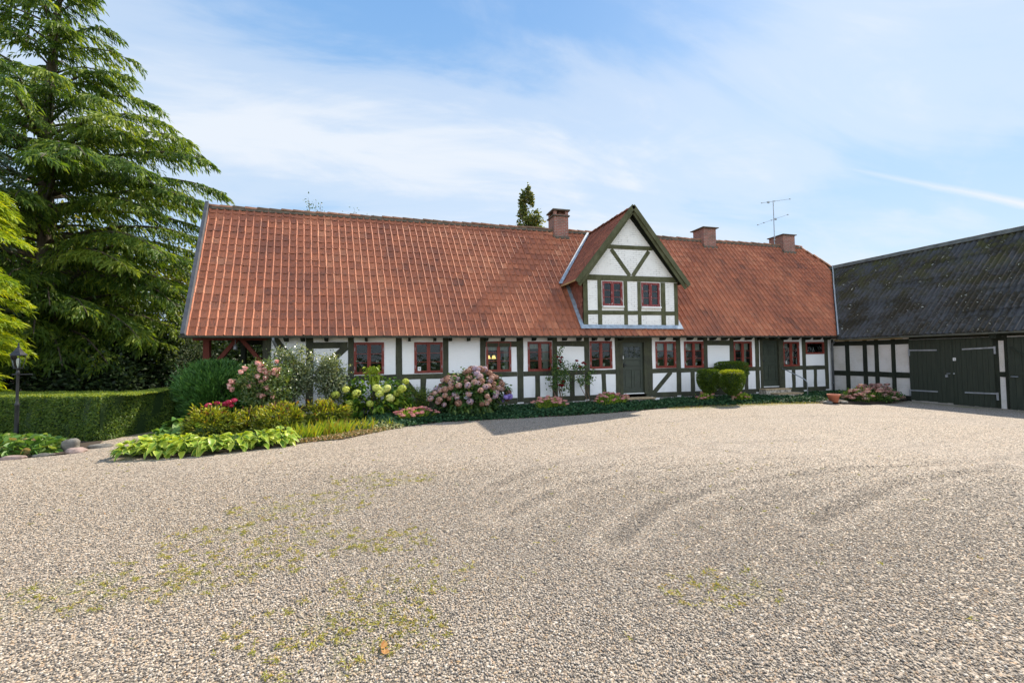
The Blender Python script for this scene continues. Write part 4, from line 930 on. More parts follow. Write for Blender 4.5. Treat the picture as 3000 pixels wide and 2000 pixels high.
potted(10.98,w[6][2]+.085,'pink flowered pot plant, left one in the second window right of the front door',.13,PAINTW,PPINK,LHYD,20)
potted(11.42,w[6][2]+.085,'slim pink flower in white pot, right one in second window right of front door',.2,PAINTW,PPINK,LHYD,12)

# =====================================================================
# LAMP POST, STONES, POT
# =====================================================================
lp=thing('lamp_post','black garden lantern on a tall slim iron post beside the clipped hedge','lamp post',(-7.78,-2.45,0));lp.scale=(.56,.56,.885)
b=MB();b.lathe((0,0,0),[(.135,0),(.13,.04),(.10,.07),(.075,.16),(.066,.30),(.062,.95),(.075,.97),(.075,1.0),(.052,1.03),(.046,1.10),(.042,1.72),(.055,1.74),(.055,1.78),(.038,1.80),(.036,1.83)],16);b.build('post',IRON,lp,True)
b=MB();b.tube([(-.15,0,1.72),(.42,0,1.72)],.014,6);b.lathe((.43,0,1.72),[(.018,-.015),(.018,.015)],8);b.lathe((-.16,0,1.72),[(.018,-.015),(.018,.015)],8);b.build('crossbar',IRON,lp)
b=MB();z0,z1,r0,r1=1.87,2.18,.085,.145
def sqc(r,z): return [(-r,-r,z),(r,-r,z),(r,r,z),(-r,r,z)]
A_,B_=sqc(r0,z0),sqc(r1,z1)
for i in range(4):
    b.beam(A_[i],B_[i],.016,.016);b.beam(A_[i],A_[(i+1)%4],.02,.02);b.beam(B_[i],B_[(i+1)%4],.02,.02)
b.add(sqc(r0,z0-.0),[(0,1,2,3)]);b.lathe((0,0,0),[(.03,1.8),(.06,1.87)],8);b.build('lantern_frame',IRON,lp)
b=MB();k=[sqc(r1+.035,z1+.01),sqc(r1*.62,z1+.10),sqc(.035,z1+.19)]
vs=k[0]+k[1]+k[2];b.add(vs,[(i,(i+1)%4,4+(i+1)%4,4+i) for i in range(4)]+[(4+i,4+(i+1)%4,8+(i+1)%4,8+i) for i in range(4)]+[(8,9,10,11)])
b.lathe((0,0,z1+.19),[(.03,0),(.042,.02),(.02,.05),(.028,.075),(.008,.12)],8);b.build('lantern_roof',IRON,lp)
b=MB()
A2,B2=sqc(r0-.004,z0+.01),sqc(r1-.006,z1-.01)
for i in range(4): b.quad(A2[i],A2[(i+1)%4],B2[(i+1)%4],B2[i])
b.build('lantern_glass',GLASS,lp)
b=MB();b.lathe((0,0,0),[(.02,1.88),(.04,1.95),(.055,2.02),(.05,2.08),(.02,2.12)],12);b.build('bulb',PAINTW,lp,True)
def rock(name,loc,sx_,sy_,sz_,label,mat=STONE,seed=0,group=None):
    bm=bmesh.new();bmesh.ops.create_icosphere(bm,subdivisions=3,radius=1);r=random.Random(seed);off=Vector((r.random()*9,r.random()*9,r.random()*9))
    from mathutils import noise as mn
    for v in bm.verts:
        d=1+.28*mn.noise(v.co*1.1+off)+.10*mn.noise(v.co*3+off);v.co=Vector((v.co.x*d*sx_,v.co.y*d*sy_,max(v.co.z*d,-.5)*sz_))
    me=bpy.data.meshes.new(name);bm.to_mesh(me);bm.free();me.materials.append(mat)
    for p in me.polygons:p.use_smooth=True
    o=bpy.data.objects.new(name,me);o.location=loc;link(o);return tag(o,label,'stone',group)
rock('boulder',(-6.22,-3.5,.10),.15,.12,.17,'large grey lichened boulder at the end of the leafy border by the hedge',STONE,4)
rock('stone',(-6.02,-3.72,.03),.16,.12,.075,'rounded pale brown stone lying right in front of the grey boulder',STONEP,5)
rock('stone',(-5.86,-3.28,.02),.21,.12,.06,'flat grey stone behind and right of the grey boulder',STONE,6)
rock('stone',(-6.42,-3.88,.01),.17,.07,.045,'flat grey edging stone just left of the boulder',STONE,7)
rock('stone',(-6.80,-3.98,.01),.20,.08,.05,'long pink edging stone in front of the leafy border',STONEP,8)
rock('stone',(-7.12,-3.98,.01),.13,.07,.05,'small brown edging stone, leftmost in front of the leafy border',STONEP,9)
rock('stone',(14.45,-2.72,.02),.16,.12,.08,'low grey stone left of the terracotta pot',STONE,12)
rock('stone',(15.02,-2.85,.02),.15,.10,.06,'low grey stone right of the terracotta pot',STONE,13)
b=MB();b.lathe((0,0,0),[(.12,0),(.175,.22),(.195,.225),(.198,.28),(.175,.28),(.165,.23),(.13,.18),(.001,.18)],20)
o=b.build('flower_pot',TERRA,None,True);o.location=(14.72,-2.72,.03);tag(o,'empty orange terracotta pot standing on the border by the barn','flower pot')

# =====================================================================
# PLANTS
# =====================================================================
def ell(n,rx,ry,rz,shell=.5,zc=0.,seed=None):
    r=RNG;d=unit(r.normal(size=(n,3)));q=(shell+(1-shell)*r.random(n))[:,None];return d*q*np.array([rx,ry,rz])+np.array([0,0,zc]),d
def clumpy(n,k,rx,ry,rz,zc,cs,shell=.6,zmin=.02):
    """points gathered in k clumps that sit on an ellipsoid"""
    C,_=ell(k,rx,ry,rz,shell,zc);C*=1;i=RNG.integers(0,k,n);P=C[i]+RNG.normal(size=(n,3))*cs*(.6+.8*RNG.random(k)[i])[:,None]
    P[:,2]=np.maximum(P[:,2],zmin);out=unit(P-np.array([0,0,zc*.8]));return P,out
def shade_t(n,lo=0,hi=1,bias=1): return lo+(hi-lo)*RNG.random(n)**bias
def stems(par,k,r,h,rad=.012,mat=BARK2,name='stem',z0=0,split=True):
    for i in range(k):
        a=RNG.random()*6.28;q=r*(.3+.7*RNG.random());b=MB();tip=Vector((q*math.cos(a),q*math.sin(a),h*(.7+.3*RNG.random())))
        m=Vector((tip.x*.35,tip.y*.35,h*.45));b.tube([(tip.x*.08,tip.y*.08,z0),m,tip],[rad,rad*.8,rad*.4],5)
        if split:
            for _ in range(2):
                t2=m.lerp(tip,.3)+Vector(rdir(1,.4)[0])*h*.3;b.tube([m.lerp(tip,.2),t2],[rad*.6,rad*.3],4)
        b.build(name,mat,par,True)
def bush(name,label,cat,loc,rx,ry,h,n,L,Wd,mat,k=60,cs=.1,zc=None,rz=None,up=.35,prof=(.15,1,.1),ns=4,group=None,shell=.55,droop=.25,out=.7):
    t=thing(name,label,cat,loc,0,group);zc=h*.55 if zc is None else zc;rz=h*.47 if rz is None else rz
    P,o=clumpy(n,k,rx,ry,rz,zc,cs,shell);D=unit(o*out+rdir(n)*.7+np.array([0,0,up]))
    leafobj('foliage',strips(P,D,unit(o+rdir(n)*.5+np.array([0,0,.6])),L*(.6+.7*RNG.random(n)),Wd*(.7+.5*RNG.random(n)),prof,droop),mat,t)
    if ns: stems(t,ns,max(rx,ry)*.6,h*.8)
    return t
def flower_ball(name,r,n,mat,ps,flat=1.,tb=None):
    P,d=ell(n,r,r,r*flat,.86);tn=unit(np.cross(d,rdir(n)));V,Fq,T,A=strips(P-tn*ps*.5,tn,d,ps,ps*.9,(.55,1,.55),0,-.1,2,np.clip((.5+.25*RNG.normal() if tb is None else tb)+.2*RNG.normal(size=n),0,1));return V,Fq,T,A
def put_copies(protos,pts,par,rot=True,sc=(.8,1.2)):
    for i,p in enumerate(pts):
        o=protos[i%len(protos)]
        if not o.get('used'): o['used']=1;c=o
        else: c=o.copy();COL.objects.link(c)
        c.parent=par;c.location=p;c.rotation_euler=(random.uniform(-.4,.4),random.uniform(-.4,.4),random.uniform(0,6.28)) if rot else (0,0,random.uniform(0,6.28));k=random.uniform(*sc);c.scale=(k,k,k)
    for o in protos:
        if 'used' in o: del o['used']
def clean(o):
    for x in [x for x in bpy.data.objects if 'used' in x]: del x['used']
def rose_bloom(r,mat):
    parts=[]
    for ring,(k,tilt,rr,L) in enumerate(((6,1.15,.5,1.),(6,.75,.35,.9),(5,.4,.2,.8),(4,.15,.1,.6))):
        a=np.arange(k)*2*math.pi/k+ring*.5;D=np.stack([np.cos(a)*math.sin(tilt),np.sin(a)*math.sin(tilt),np.full(k,math.cos(tilt))],-1)
        P=np.stack([np.cos(a)*rr*r*.3,np.sin(a)*rr*r*.3,np.full(k,0.)],-1);parts.append(strips(P,D,-np.stack([np.cos(a),np.sin(a),-np.ones(k)*.5],-1),np.full(k,r*L),np.full(k,r*.95),(.4,1,.8),-.25,.25,3,RNG.random(k)*.5+.25*(3-ring)/3))
    return merge(parts)
# ---- clipped hedge
def hedge():
    t=thing('hedge','long clipped box hedge with a square sunlit top running behind the lantern','hedge',(-6.3,-2.5,0))
    # outline in plan (local): corner at origin; left arm and receding right arm
    A=[(0,0),(-6.5,2.45),(-6.1,3.9),(-.2,1.6),(-.1,2.9),(.62,2.75),(.62,1.7)];H=1.0;b=MB();sh=[(x*.985,y*.985+.03) for x,y in A]
    vs=[(x,y,0) for x,y in sh]+[(x,y,H-.05) for x,y in sh];n=len(A)
    b.add(vs,[(i,(i+1)%n,n+(i+1)%n,n+i) for i in range(n)]+[(n,n+1,n+2,n+3),(n,n+3,n+4,n+5),(n,n+5,n+6)]);b.build('inner_twigs',LDARK,t)
    P=[];D=[];
    for i in range(n):
        (x0,y0),(x1,y1)=A[i],A[(i+1)%n];L=math.hypot(x1-x0,y1-y0);m=int(L*H*(3000 if i in (0,6,5) else 1200));k=RNG.random(m);z=RNG.random(m)*H
        nx_,ny_=(y1-y0)/L,-(x1-x0)/L;nx_,ny_=-nx_,-ny_
        bl=.03*np.sin(k*L*5+z*4)+.015*np.sin(k*L*13);P.append(np.stack([x0+(x1-x0)*k+nx_*bl,y0+(y1-y0)*k+ny_*bl,z],-1));D.append(np.tile((nx_,ny_,.25),(m,1)))
    m=26000;k=RNG.random(m);q=RNG.random(m)
    left=RNG.random(m)<.8;x=np.where(left,0+(-6.5)*k,.0+.62*q);y=np.where(left,0+2.45*k+q*1.45,.2+2.6*k)
    P.append(np.stack([x,y,H+.012*np.sin(x*9)*np.sin(y*7)+RNG.random(m)*.025-.01],-1));D.append(np.tile((0,0,1.),(m,1)));mt=m
    P=np.concatenate(P);D=np.concatenate(D);n=len(P);dd=unit(D*.8+rdir(n)*.8)
    # outward check: face normals pointing outwards
    leafobj('foliage',strips(P-dd*.012,dd,unit(D+rdir(n)*.8),.035+.02*RNG.random(n),.022,(.4,1,.2),.2,tint=np.concatenate([RNG.random(n-mt)*.8,.55+.45*RNG.random(mt)])),LHEDGE,t)  # sunlight on the hedge top painted in as lighter leaf tint
hedge()
# ---- great weeping cedar
def bough(P0,az,length,rise,droop,parts,wood,seed,dens=1.,fol=1.):
    r=np.random.default_rng(seed);d=np.array([math.cos(az),math.sin(az),0.]);sd=np.array([-math.sin(az),math.cos(az),0.]);K=int(10+length*2);pts=[]
    wb=r.normal()*.25
    for i in range(K+1):
        s=i/K;pts.append(P0+d*length*s+sd*wb*s*s*length*.25+np.array([0,0,rise*math.sin(s*1.9)-droop*s**2.6]))
    pts=np.array(pts);wood.append((pts,.05*length/4+.012))
    # secondary twigs
    m=int(length*15*dens);s=(.12+.88*r.random(m)**.8);ix=s*K;i0=np.minimum(ix.astype(int),K-1);fr=(ix-i0)[:,None];B=pts[i0]*(1-fr)+pts[i0+1]*fr
    side=np.where(r.random(m)<.5,-1,1.)[:,None];ln=(.30+.55*(1-s)**.6*min(1.6,length/3.0)+.1*r.random(m))*1.0
    T=unit(d*(.55+.3*r.random((m,1)))+sd*side*(.35+.7*r.random((m,1)))+np.array([0,0,-.06])-np.array([0,0,.35])*r.random((m,1)))
    # hanging sprays along each twig
    q=int(13*fol);k=(np.arange(q)+.5)/q
    PP=B[:,None]+T[:,None]*(ln[:,None]*k[None])[...,None]+np.array([0,0,-1.])*(ln[:,None]*.32*k[None]**2)[...,None]
    PP=PP.reshape(-1,3);n=len(PP);TT=np.repeat(T,q,0);dd=unit(TT*.7+np.array([0,0,-.5])+rdir(n,0,r)*.6)
    tw=np.repeat(np.clip(.45+.25*r.normal(size=m)+.15*r.normal(),0,1),q)
    parts.append(strips(PP,dd,unit(rdir(n,0,r)+np.array([0,0,.9])),.10+.12*r.random(n),.028+.03*r.random(n),(.5,1,.15),.25,.2,2,np.clip(tw+.12*r.normal(size=n),0,1)))
def cedar():
    t=thing('cedar_tree','huge dark green cedar with long drooping layered boughs left of the house','tree',(-13.9,8.0,-.38));t.scale=(1.213,)*3
    b=MB();b.tube([(0,0,0),(.02,0,.6),(.05,0,3),(0,0,6),(-.1,0,10),(.25,-.1,14),(.3,0,16.6)],[.34,.27,.25,.22,.17,.08,.02],14);b.build('trunk',BARK2,t,True)
    parts=[];wood=[];sd=0
    R=lambda z:np.interp(z,[0,2.,4,6.5,8,9.3,10.3,11,12.3,13.8,15.5,17],[3.6,4.9,5.3,5.9,6.1,5.7,4.6,3.5,2.8,2.1,1.2,.3])
    z=1.9
    while z<16.4:
        k=6 if z<9.5 else 4
        for i in range(k):
            az=RNG.random()*6.28;L=R(z)*((.62+.38*RNG.random()) if z<9.5 else (.5+.5*RNG.random()))
            if math.sin(az)>.35: L*=.6
            sd+=1;bough(np.array([.0,0,z+RNG.normal()*.15]),az,L,.5+.3*RNG.random(),.9+.5*RNG.random() if z<9 else .5+.3*RNG.random(),parts,wood,sd,1. if math.sin(az)<.35 else .6)
        z+=.40
    # long characteristic boughs to the right (towards the house)
    for z,L,az,dr in [(13.2,2.2,-.25,.3),(11.6,2.9,-.35,.4),(11.0,3.3,-.15,.5),(10.1,4.2,-.3,.6),(9.4,4.7,-.2,.5),(8.7,5.8,-.32,.6),(8.0,6.0,-.25,.8),(7.3,6.1,-.4,.8),(6.4,5.6,-.2,1.0),(5.6,5.6,-.35,1.1),(4.8,5.3,-.45,1.1),(4.0,5.2,-.25,1.0),(3.3,5.1,-.4,1.0),(2.7,4.6,-.55,.9),(6.9,5.2,-.7,.9),(5.2,5.0,-.8,1.),(3.7,4.6,-.8,.9),(9.0,4.4,-.7,.6),(12.4,2.4,-.9,.4),(3.0,4.2,-1.1,.8),(4.4,4.4,-1.2,.8),(14.3,1.6,-.5,.3),(15.2,1.2,-.2,.2),(2.6,4.6,-.3,1.1),(2.3,4.4,-.7,1.0),(3.4,5.3,-.62,1.3),(2.9,4.9,-.15,1.2),(2.2,3.6,-1.2,.9),(4.6,5.6,-.5,1.5),(5.9,5.8,-.6,1.3),(7.8,5.2,-.9,.9),(6.6,4.8,-1.2,.9),(8.4,4.6,-1.3,.8),(10.4,3.6,-1.0,.6),(9.8,3.9,.1,.6),(7.6,5.0,.1,.8)]:
        sd+=1;bough(np.array([0,0,z-.5]),az,L,.9,dr,parts,wood,sd,1.3)
    V,Fq,T,A=merge(parts);npmesh('crown',V,Fq,LCEDAR,t,T,A)
    b=MB()
    for pts,r in wood: b.tube([tuple(p) for p in pts[::3]]+[tuple(pts[-1])],np.linspace(r,.006,len(pts[::3])+1),5)
    b.build('limb',BARK2,t,True)
cedar()
def weeper(name,label,loc,H,Rr,mat,nb,up=.2,L=.16,Wd=.035,trunk=True,vis=None):
    t=thing(name,label,'tree',loc);parts=[];
    for i in range(nb):
        z=H*(.06+.9*RNG.random()**.9);az=RNG.random()*6.28;ln=max(.3,Rr(z)*(.75+.25*RNG.random()));m=int(10+ln*16);s=RNG.random(m)**.6
        d=np.array([math.cos(az),math.sin(az),0]);sd=np.array([-d[1],d[0],0]);B=np.array([0,0,z])+d*(ln*s)[:,None]+np.array([0,0,-.35*ln])*(s**2)[:,None]+sd*(RNG.normal(size=m)*.16*ln*.6)[:,None]
        q=7;k=(np.arange(q)+.5)/q;T=unit(d+sd*(RNG.normal(size=m)*.6)[:,None]+np.array([0,0,-.15]));PP=(B[:,None]+T[:,None]*(.32*k[None,:,None])+np.array([0,0,-.14])*(k**2)[None,:,None]).reshape(-1,3);n=len(PP)
        dd=unit(np.repeat(T,q,0)*.8+rdir(n)*.55+np.array([0,0,-.35+up]))
        parts.append(strips(PP,dd,unit(rdir(n)+np.array([0,0,1.])),L*(.7+.6*RNG.random(n)),Wd,(.5,1,.15),.3,.2,2,np.clip(.45+.2*RNG.normal(size=n)+.12*RNG.normal(),0,1)))
    leafobj('crown',parts,mat,t)
    b=MB();b.tube([(0,0,0),(0,0,H*.5),(0,0,H*.92)],[.16,.1,.02],8);b.build('trunk',BARK2,t,True);return t
weeper('golden_conifer','bright yellow green conifer with weeping tips at the left edge behind the lantern',(-11.8,.8,0),8.1,lambda z:np.interp(z,[0,1,2.5,4.5,6,7,8],[.5,1.2,1.85,1.8,1.55,1.3,.4]),LGOLD,200)
weeper('blue_conifer','blue grey conifer with rusty tips at the left edge above the golden one',(-12.6,2.6,0),9.4,lambda z:np.interp(z,[0,2,6,7.5,8.3,9.1],[.6,.9,1.1,1.25,1.1,.5]),LBLUE,120,.5,.10,.03)
# ---- broadleaf trees and shrubs behind
def broad(name,label,loc,H,rx,ry,mat,n,L=.16,Wd=.10,z0=.35,k=60,cs=.5,group=None,narrow=False,trunk=BARK2,limb=True):
    t=thing(name,label,'tree',loc,0,group);zc=H*(1+z0)/2;rz=H*(1-z0)/2
    P,o=clumpy(n,k,rx,ry,rz,zc,cs,.45)
    if narrow:
        s=np.clip((P[:,2]-H*z0)/(H*(1-z0)),0,1);f=np.interp(s,[0,.3,.75,1.05],[1.15,1.1,.6,.12])[:,None];P[:,:2]*=f
    D=unit(o*.4+rdir(n)*.8);leafobj('crown',strips(P,D,unit(o*.4+rdir(n)+np.array([0,0,.5])),L*(.6+.7*RNG.random(n)),Wd,(.3,1,.15),.2),mat,t)
    b=MB();b.tube([(0,0,0),(.05,0,H*.4),(0,.05,H*.9)],[.03+H*.016,.02+H*.011,.01],8)
    if limb:
        for i in range(14):
            z=H*(z0*.8+.5*RNG.random());a=RNG.random()*6.28;q=.75;b.tube([(0,0,z),(rx*q*math.cos(a)*.5,ry*q*math.sin(a)*.5,z+H*.10),(rx*q*math.cos(a),ry*q*math.sin(a),z+H*.16)],[.05,.03,.01],5)
    b.build('trunk',trunk,t,True);return t
tb=[(-16.5,13,9.5,3.0,'yellow green tree in the middle of the woods behind the cedar',LBACK),(-11.5,15.5,9.0,2.8,'tall olive tree showing yellow between the lower cedar boughs',LBACK),(-21,9.5,10,3.2,'leafy green tree at the far left behind the conifers',LHYDD),(-8.2,12.5,6.4,2.4,'yellowish tree seen between the cedar and the house gable',LBACK),(-6.3,17,6.5,2.6,'pale green tree seen through the open porch',LBACK),(-19,17,11,3.4,'darkest tall tree far behind the cedar',LHYDD),(-13.8,10.5,7.0,2.6,'dark green tree directly behind the cedar trunk',LHYDD)]
for x,y,H,r_,lab,m in tb: broad('background_tree',lab,(x,y,-.3),H,r_,r_*.8,m,9000,.2,.14,.12,70,.5,'trees in the woods behind the cedar')
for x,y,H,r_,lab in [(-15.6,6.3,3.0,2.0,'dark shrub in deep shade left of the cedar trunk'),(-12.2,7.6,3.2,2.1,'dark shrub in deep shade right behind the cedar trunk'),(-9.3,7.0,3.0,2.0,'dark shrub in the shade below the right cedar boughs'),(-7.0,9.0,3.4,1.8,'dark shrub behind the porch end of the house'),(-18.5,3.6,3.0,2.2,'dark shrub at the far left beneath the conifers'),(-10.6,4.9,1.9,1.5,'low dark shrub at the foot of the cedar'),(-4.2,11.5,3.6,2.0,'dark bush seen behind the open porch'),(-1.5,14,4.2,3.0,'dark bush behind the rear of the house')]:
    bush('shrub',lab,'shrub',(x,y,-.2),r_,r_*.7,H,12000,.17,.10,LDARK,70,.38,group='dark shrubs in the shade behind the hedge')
broad('narrow_tree','tall narrow tree rising behind the roof left of the first chimney',(8.45,12.2,-.3),13.25,1.8,1.6,LTALL,17000,.17,.12,.25,90,.24,None,True)
for x,y,H,lab in [(-3.55,7.5,9.75,'thin bare topped tree whose twigs show above the left end of the ridge'),(-1.5,9.5,9.9,'thin twiggy tree showing above the ridge right of the first twigs')]:
    t=thing('twiggy_tree',lab,'tree',(x,y,-.3),0,'twiggy trees behind the roof');b=MB();b.tube([(0,0,0),(0,0,H*.7)],[.1,.05],6);P=[]
    for i in range(16):
        a=RNG.random()*6.28;z=H*(.55+.15*RNG.random());tp=np.array([math.cos(a)*1.5*RNG.random(),math.sin(a)*.6,H*(.80+.2*RNG.random())]);b.tube([(0,0,z),tuple(tp*.6+np.array([0,0,z*.4])),tuple(tp)],[.03,.015,.004],4)
        for _ in range(30): P.append(tp-(tp-np.array([0,0,z]))*RNG.random()*.35+RNG.normal(size=3)*.12)
    b.build('trunk',BARK2,t,True);P=np.array(P);leafobj('crown',strips(P,rdir(len(P)),rdir(len(P)),.07,.05,(.3,1,.2),.1),LHYDD,t)
# variegated climber by the path
bush('variegated_shrub','tall cream variegated shrub at the end of the hedge path','shrub',(-6.55,2.9,0),.45,.45,3.3,2600,.08,.055,LVAR,60,.16)
bush('path_shrub','low dark green ferny shrub at the end of the gravel path','shrub',(-6.05,.75,0),.45,.4,.55,1400,.12,.03,LHYD,30,.09)
# juniper hedge block
def juniper():
    t=thing('juniper','broad dark green feathery conifer bush in front of the open porch','bush',(-4.72,-.45,0));n=30000
    P,o=clumpy(n,150,.98,.62,.86,.84,.10,.72);P[:,2]=np.minimum(P[:,2],1.62+RNG.random(n)*.12);D=unit(o*.6+rdir(n)*.45+np.array([0,0,.65]))
    leafobj('foliage',strips(P,D,unit(rdir(n)+o*.5),.11+.08*RNG.random(n),.02,(.6,1,.1),.25),LJUN,t);stems(t,5,.6,1.2)
juniper()
# ---- pink rose bush
def rosebush(name,label,loc,rx,ry,h,n,blooms,mat,leaf,br,nleafL=.055,k=60,ns=6):
    t=thing(name,label,'rose bush',loc);P,o=clumpy(n,k,rx,ry,h*.40,h*.56,.085,.35)
    D=unit(o*.4+rdir(n)*.9);leafobj('foliage',strips(P,D,unit(rdir(n)+np.array([0,0,1.1])),nleafL*(.7+.6*RNG.random(n)),nleafL*.62,(.4,1,.2),.25),leaf,t);stems(t,ns,rx*.7,h*.85,.009)
    pr=[]
    for i in range(3):
        V,Fq,T,A=merge([rose_bloom(br*(.8+.1*i),mat),flower_ball('f',br*.75,34,mat,br*.6,.9)]);pr.append(npmesh('bloom',V,Fq,mat,t,T,A,smooth=True))
    put_copies(pr,blooms,t,True,(.85,1.2));return t
def fpt(px,py,y):   # helper for laying out plants in their own plane
    d=_F+_R*(px-1500)/1257.06-_U*(py-1000)/1257.06;k=(y-CAM[1])/d[1];return CAM+d*k
def bl(loc,pts,y): 
    out=[]
    for px,py in pts:
        p=fpt(px,py,y+random.uniform(-.12,.12));out.append(tuple(p-np.array(loc)))
    return out
c3=lambda a,b:(700+a/6.533,1050+b/6.533)
L1=(-3.12,-2.0,0);pk=[c3(*p) for p in [(350,90),(400,120),(440,160),(390,200),(420,240),(490,215),(500,260),(530,300),(575,290),(355,345),(505,385),(420,465),(150,500),(190,480),(230,500),(190,535),(690,240),(740,230),(670,280),(735,330),(110,205),(40,265),(530,570),(550,610),(615,640),(370,710),(440,730),(640,745),(725,65),(590,640)]]+[(672,1128),(678,1118),(686,1120),(672,1135),(680,1142)]
rosebush('pink_rose_bush','tall rose bush covered in pale pink blooms in front of the porch bush',L1,.66,.45,1.78,8000,bl(L1,pk,-2.2),PPINK,LROSE,.068)
bush('rose_shrub','tall loose glossy leaved rose shrub with thin red tips against the left white wall','rose bush',(-2.66,-1.25,0),.55,.35,2.15,7500,.07,.043,LGREY,55,.12,1.35,.75,.3,ns=7,shell=.3)
bush('rose_shrub','loose glossy leaved rose shrub left of the leftmost red window','rose bush',(-1.72,-1.2,0),.43,.32,1.95,6000,.07,.043,LGREY,45,.11,1.2,.65,.3,ns=6,shell=.3)
t=thing('red_rose','single bright red rose above the lime green hydrangea','rose',(-1.42,-.8,0));V,Fq,T,A=rose_bloom(.07,PRED);o=npmesh('bloom',V,Fq,PCRIM,t,T,A);o.location=(0,0,1.02);b=MB();b.tube([(0,0,0),(.02,0,.5),(0,0,1.0)],.006,5);b.build('stem',LHYD,t)
# peonies
def peony(loc,rx,ry,h,lab,n=2600,seed=0):
    t=thing('peony_clump',lab,'peony',loc,0,'peony clumps turning yellow');k=70;P,o=clumpy(n,k,rx,ry,h*.55,h*.38,.055,.7)
    tl=np.clip(.25+.55*(P[:,2]/h)+.22*RNG.normal(size=n)-.1,0,1);D=unit(o*.8+rdir(n)*.6+np.array([0,0,.35]))
    leafobj('foliage',strips(P,D,unit(o*.3+rdir(n)*.5+np.array([0,0,1.])),.10+.06*RNG.random(n),.026+.012*RNG.random(n),(.3,1,.6,.05),.35,.2,2,tl),LPEONY,t);stems(t,7,rx*.7,h*.8,.006,LPEONY);return t
peony((-3.95,-3.15,0),.52,.4,.74,'reddish green peony clump, leftmost behind the hostas')
peony((-2.52,-3.15,0),.46,.4,.76,'yellow green peony clump in front of the pink rose bush')
peony((-3.2,-2.75,0),.42,.35,.62,'small shaded peony clump between the two larger ones')
peony((-1.75,-1.95,0),.62,.4,.66,'golden brown peony clump behind the yellow iris blades')
# crimson flowers
t=thing('crimson_flowers','row of crimson flower heads above the leftmost peony clump','flowers',(-3.68,-2.75,0));pr=[]
for i in range(2):
    V,Fq,T,A=flower_ball('f',.075,90,PCRIM,.035,.7);pr.append(npmesh('flower_head',V,Fq,PCRIM,t,T,A))
fp=[(610,1187),(636,1181),(660,1182),(670,1178),(686,1172),(676,1187)];pp=bl((-3.68,-2.75,0),fp,-2.75);put_copies(pr,pp,t,True,(.75,1.1))
for p in pp: b=MB();b.tube([(p[0]*.5,p[1],0),(p[0],p[1],p[2]-.03)],.006,4);b.build('stem',LHYD,t)
# hostas
def hosta(loc,r,n,lab,mat=LHOSTA,L=.23,Wd=.165,name='hosta',group='hostas along the gravel edge',cat='hosta'):
    t=thing(name,lab,cat,loc,RNG.random()*6,group);a=RNG.random(n)*6.28;lv=RNG.random(n);el=.25+1.05*lv
    D=np.stack([np.cos(a)*np.cos(el),np.sin(a)*np.cos(el),np.sin(el)],-1);pl=(.24+.10*lv)*r/.35
    P=D*pl[:,None]*np.array([1,1,.85])+np.array([0,0,.03]);d2=unit(np.stack([np.cos(a),np.sin(a),.45+.4*lv-.9*RNG.random(n)],-1)+rdir(n)*.35)
    ln=L*(.75+.5*RNG.random(n));tn=np.clip(.35+.3*lv+.2*RNG.normal(size=n),0,1)
    leafobj('leaves',strips(P,d2,np.tile((0,0,1.),(n,1))+rdir(n)*.45,ln,Wd*(.8+.4*RNG.random(n)),(.12,.72,1,.85,.42,.04),.30+.45*RNG.random(n),.16,5,tn),mat,t)
    Q=strips(np.zeros((n,3)),D,rdir(n),pl*1.02,.012,(1,1),0,0,2,np.full(n,.4));leafobj('stalks',Q,LBIG,t);return t
hp=[(-4.62,-4.52,'hosta with yellow edged leaves, the leftmost at the tip of the bed'),(-4.22,-4.62,'yellow edged hosta second from the tip of the bed'),(-3.80,-4.62,'yellow edged hosta third from the tip of the bed'),(-3.36,-4.60,'yellow edged hosta in the middle of the front row'),(-2.98,-4.50,'yellow edged hosta below the yellow green peony'),(-2.62,-4.36,'yellow edged hosta next to last before the iris blades'),(-2.27,-4.22,'yellow edged hosta last in the row, touching the iris blades'),(-4.55,-4.0,'small hosta set back behind the tip of the bed'),(-4.05,-4.2,'hosta in the second row below the reddish peony')]
for x,y,lab in hp: hosta((x,y,.0),.34,58,lab,LHOSTA,.185,.13)
hosta((-4.72,-2.35,0),.42,16,'broad leaved green plant between the hedge path and the leftmost peony',LBIG,.36,.28,'broad_leaf_plant',None,'plant')
hosta((-4.75,-3.3,0),.3,16,'small broad leaved plant behind the hostas beside the gravel path',LBIG,.24,.17,'broad_leaf_plant',None,'plant')
# iris
def iris(loc,rx,ry,n,h,lab):
    t=thing('iris_clump',lab,'iris',loc,0,'iris clumps with yellow blades');P=np.stack([RNG.uniform(-rx,rx,n),RNG.uniform(-ry,ry,n),np.zeros(n)],-1);D=unit(rdir(n)*.38+np.array([.12,0,1.]))
    leafobj('blades',strips(P,D,rdir(n),h*(.6+.6*RNG.random(n)),.022,(1,.95,.7,.06),.22,.1,2,RNG.random(n)),LIRIS,t)
iris((-1.92,-3.62,0),.30,.25,150,.46,'clump of yellow green iris blades next to the last hosta')
iris((-1.35,-3.35,0),.34,.25,170,.46,'clump of yellow green iris blades in the middle of the iris row')
iris((-.72,-3.0,0),.26,.2,80,.40,'smaller clump of iris blades at the right end of the iris row')
iris((-.2,-2.75,0),.16,.12,22,.30,'few short iris blades right of the iris row')
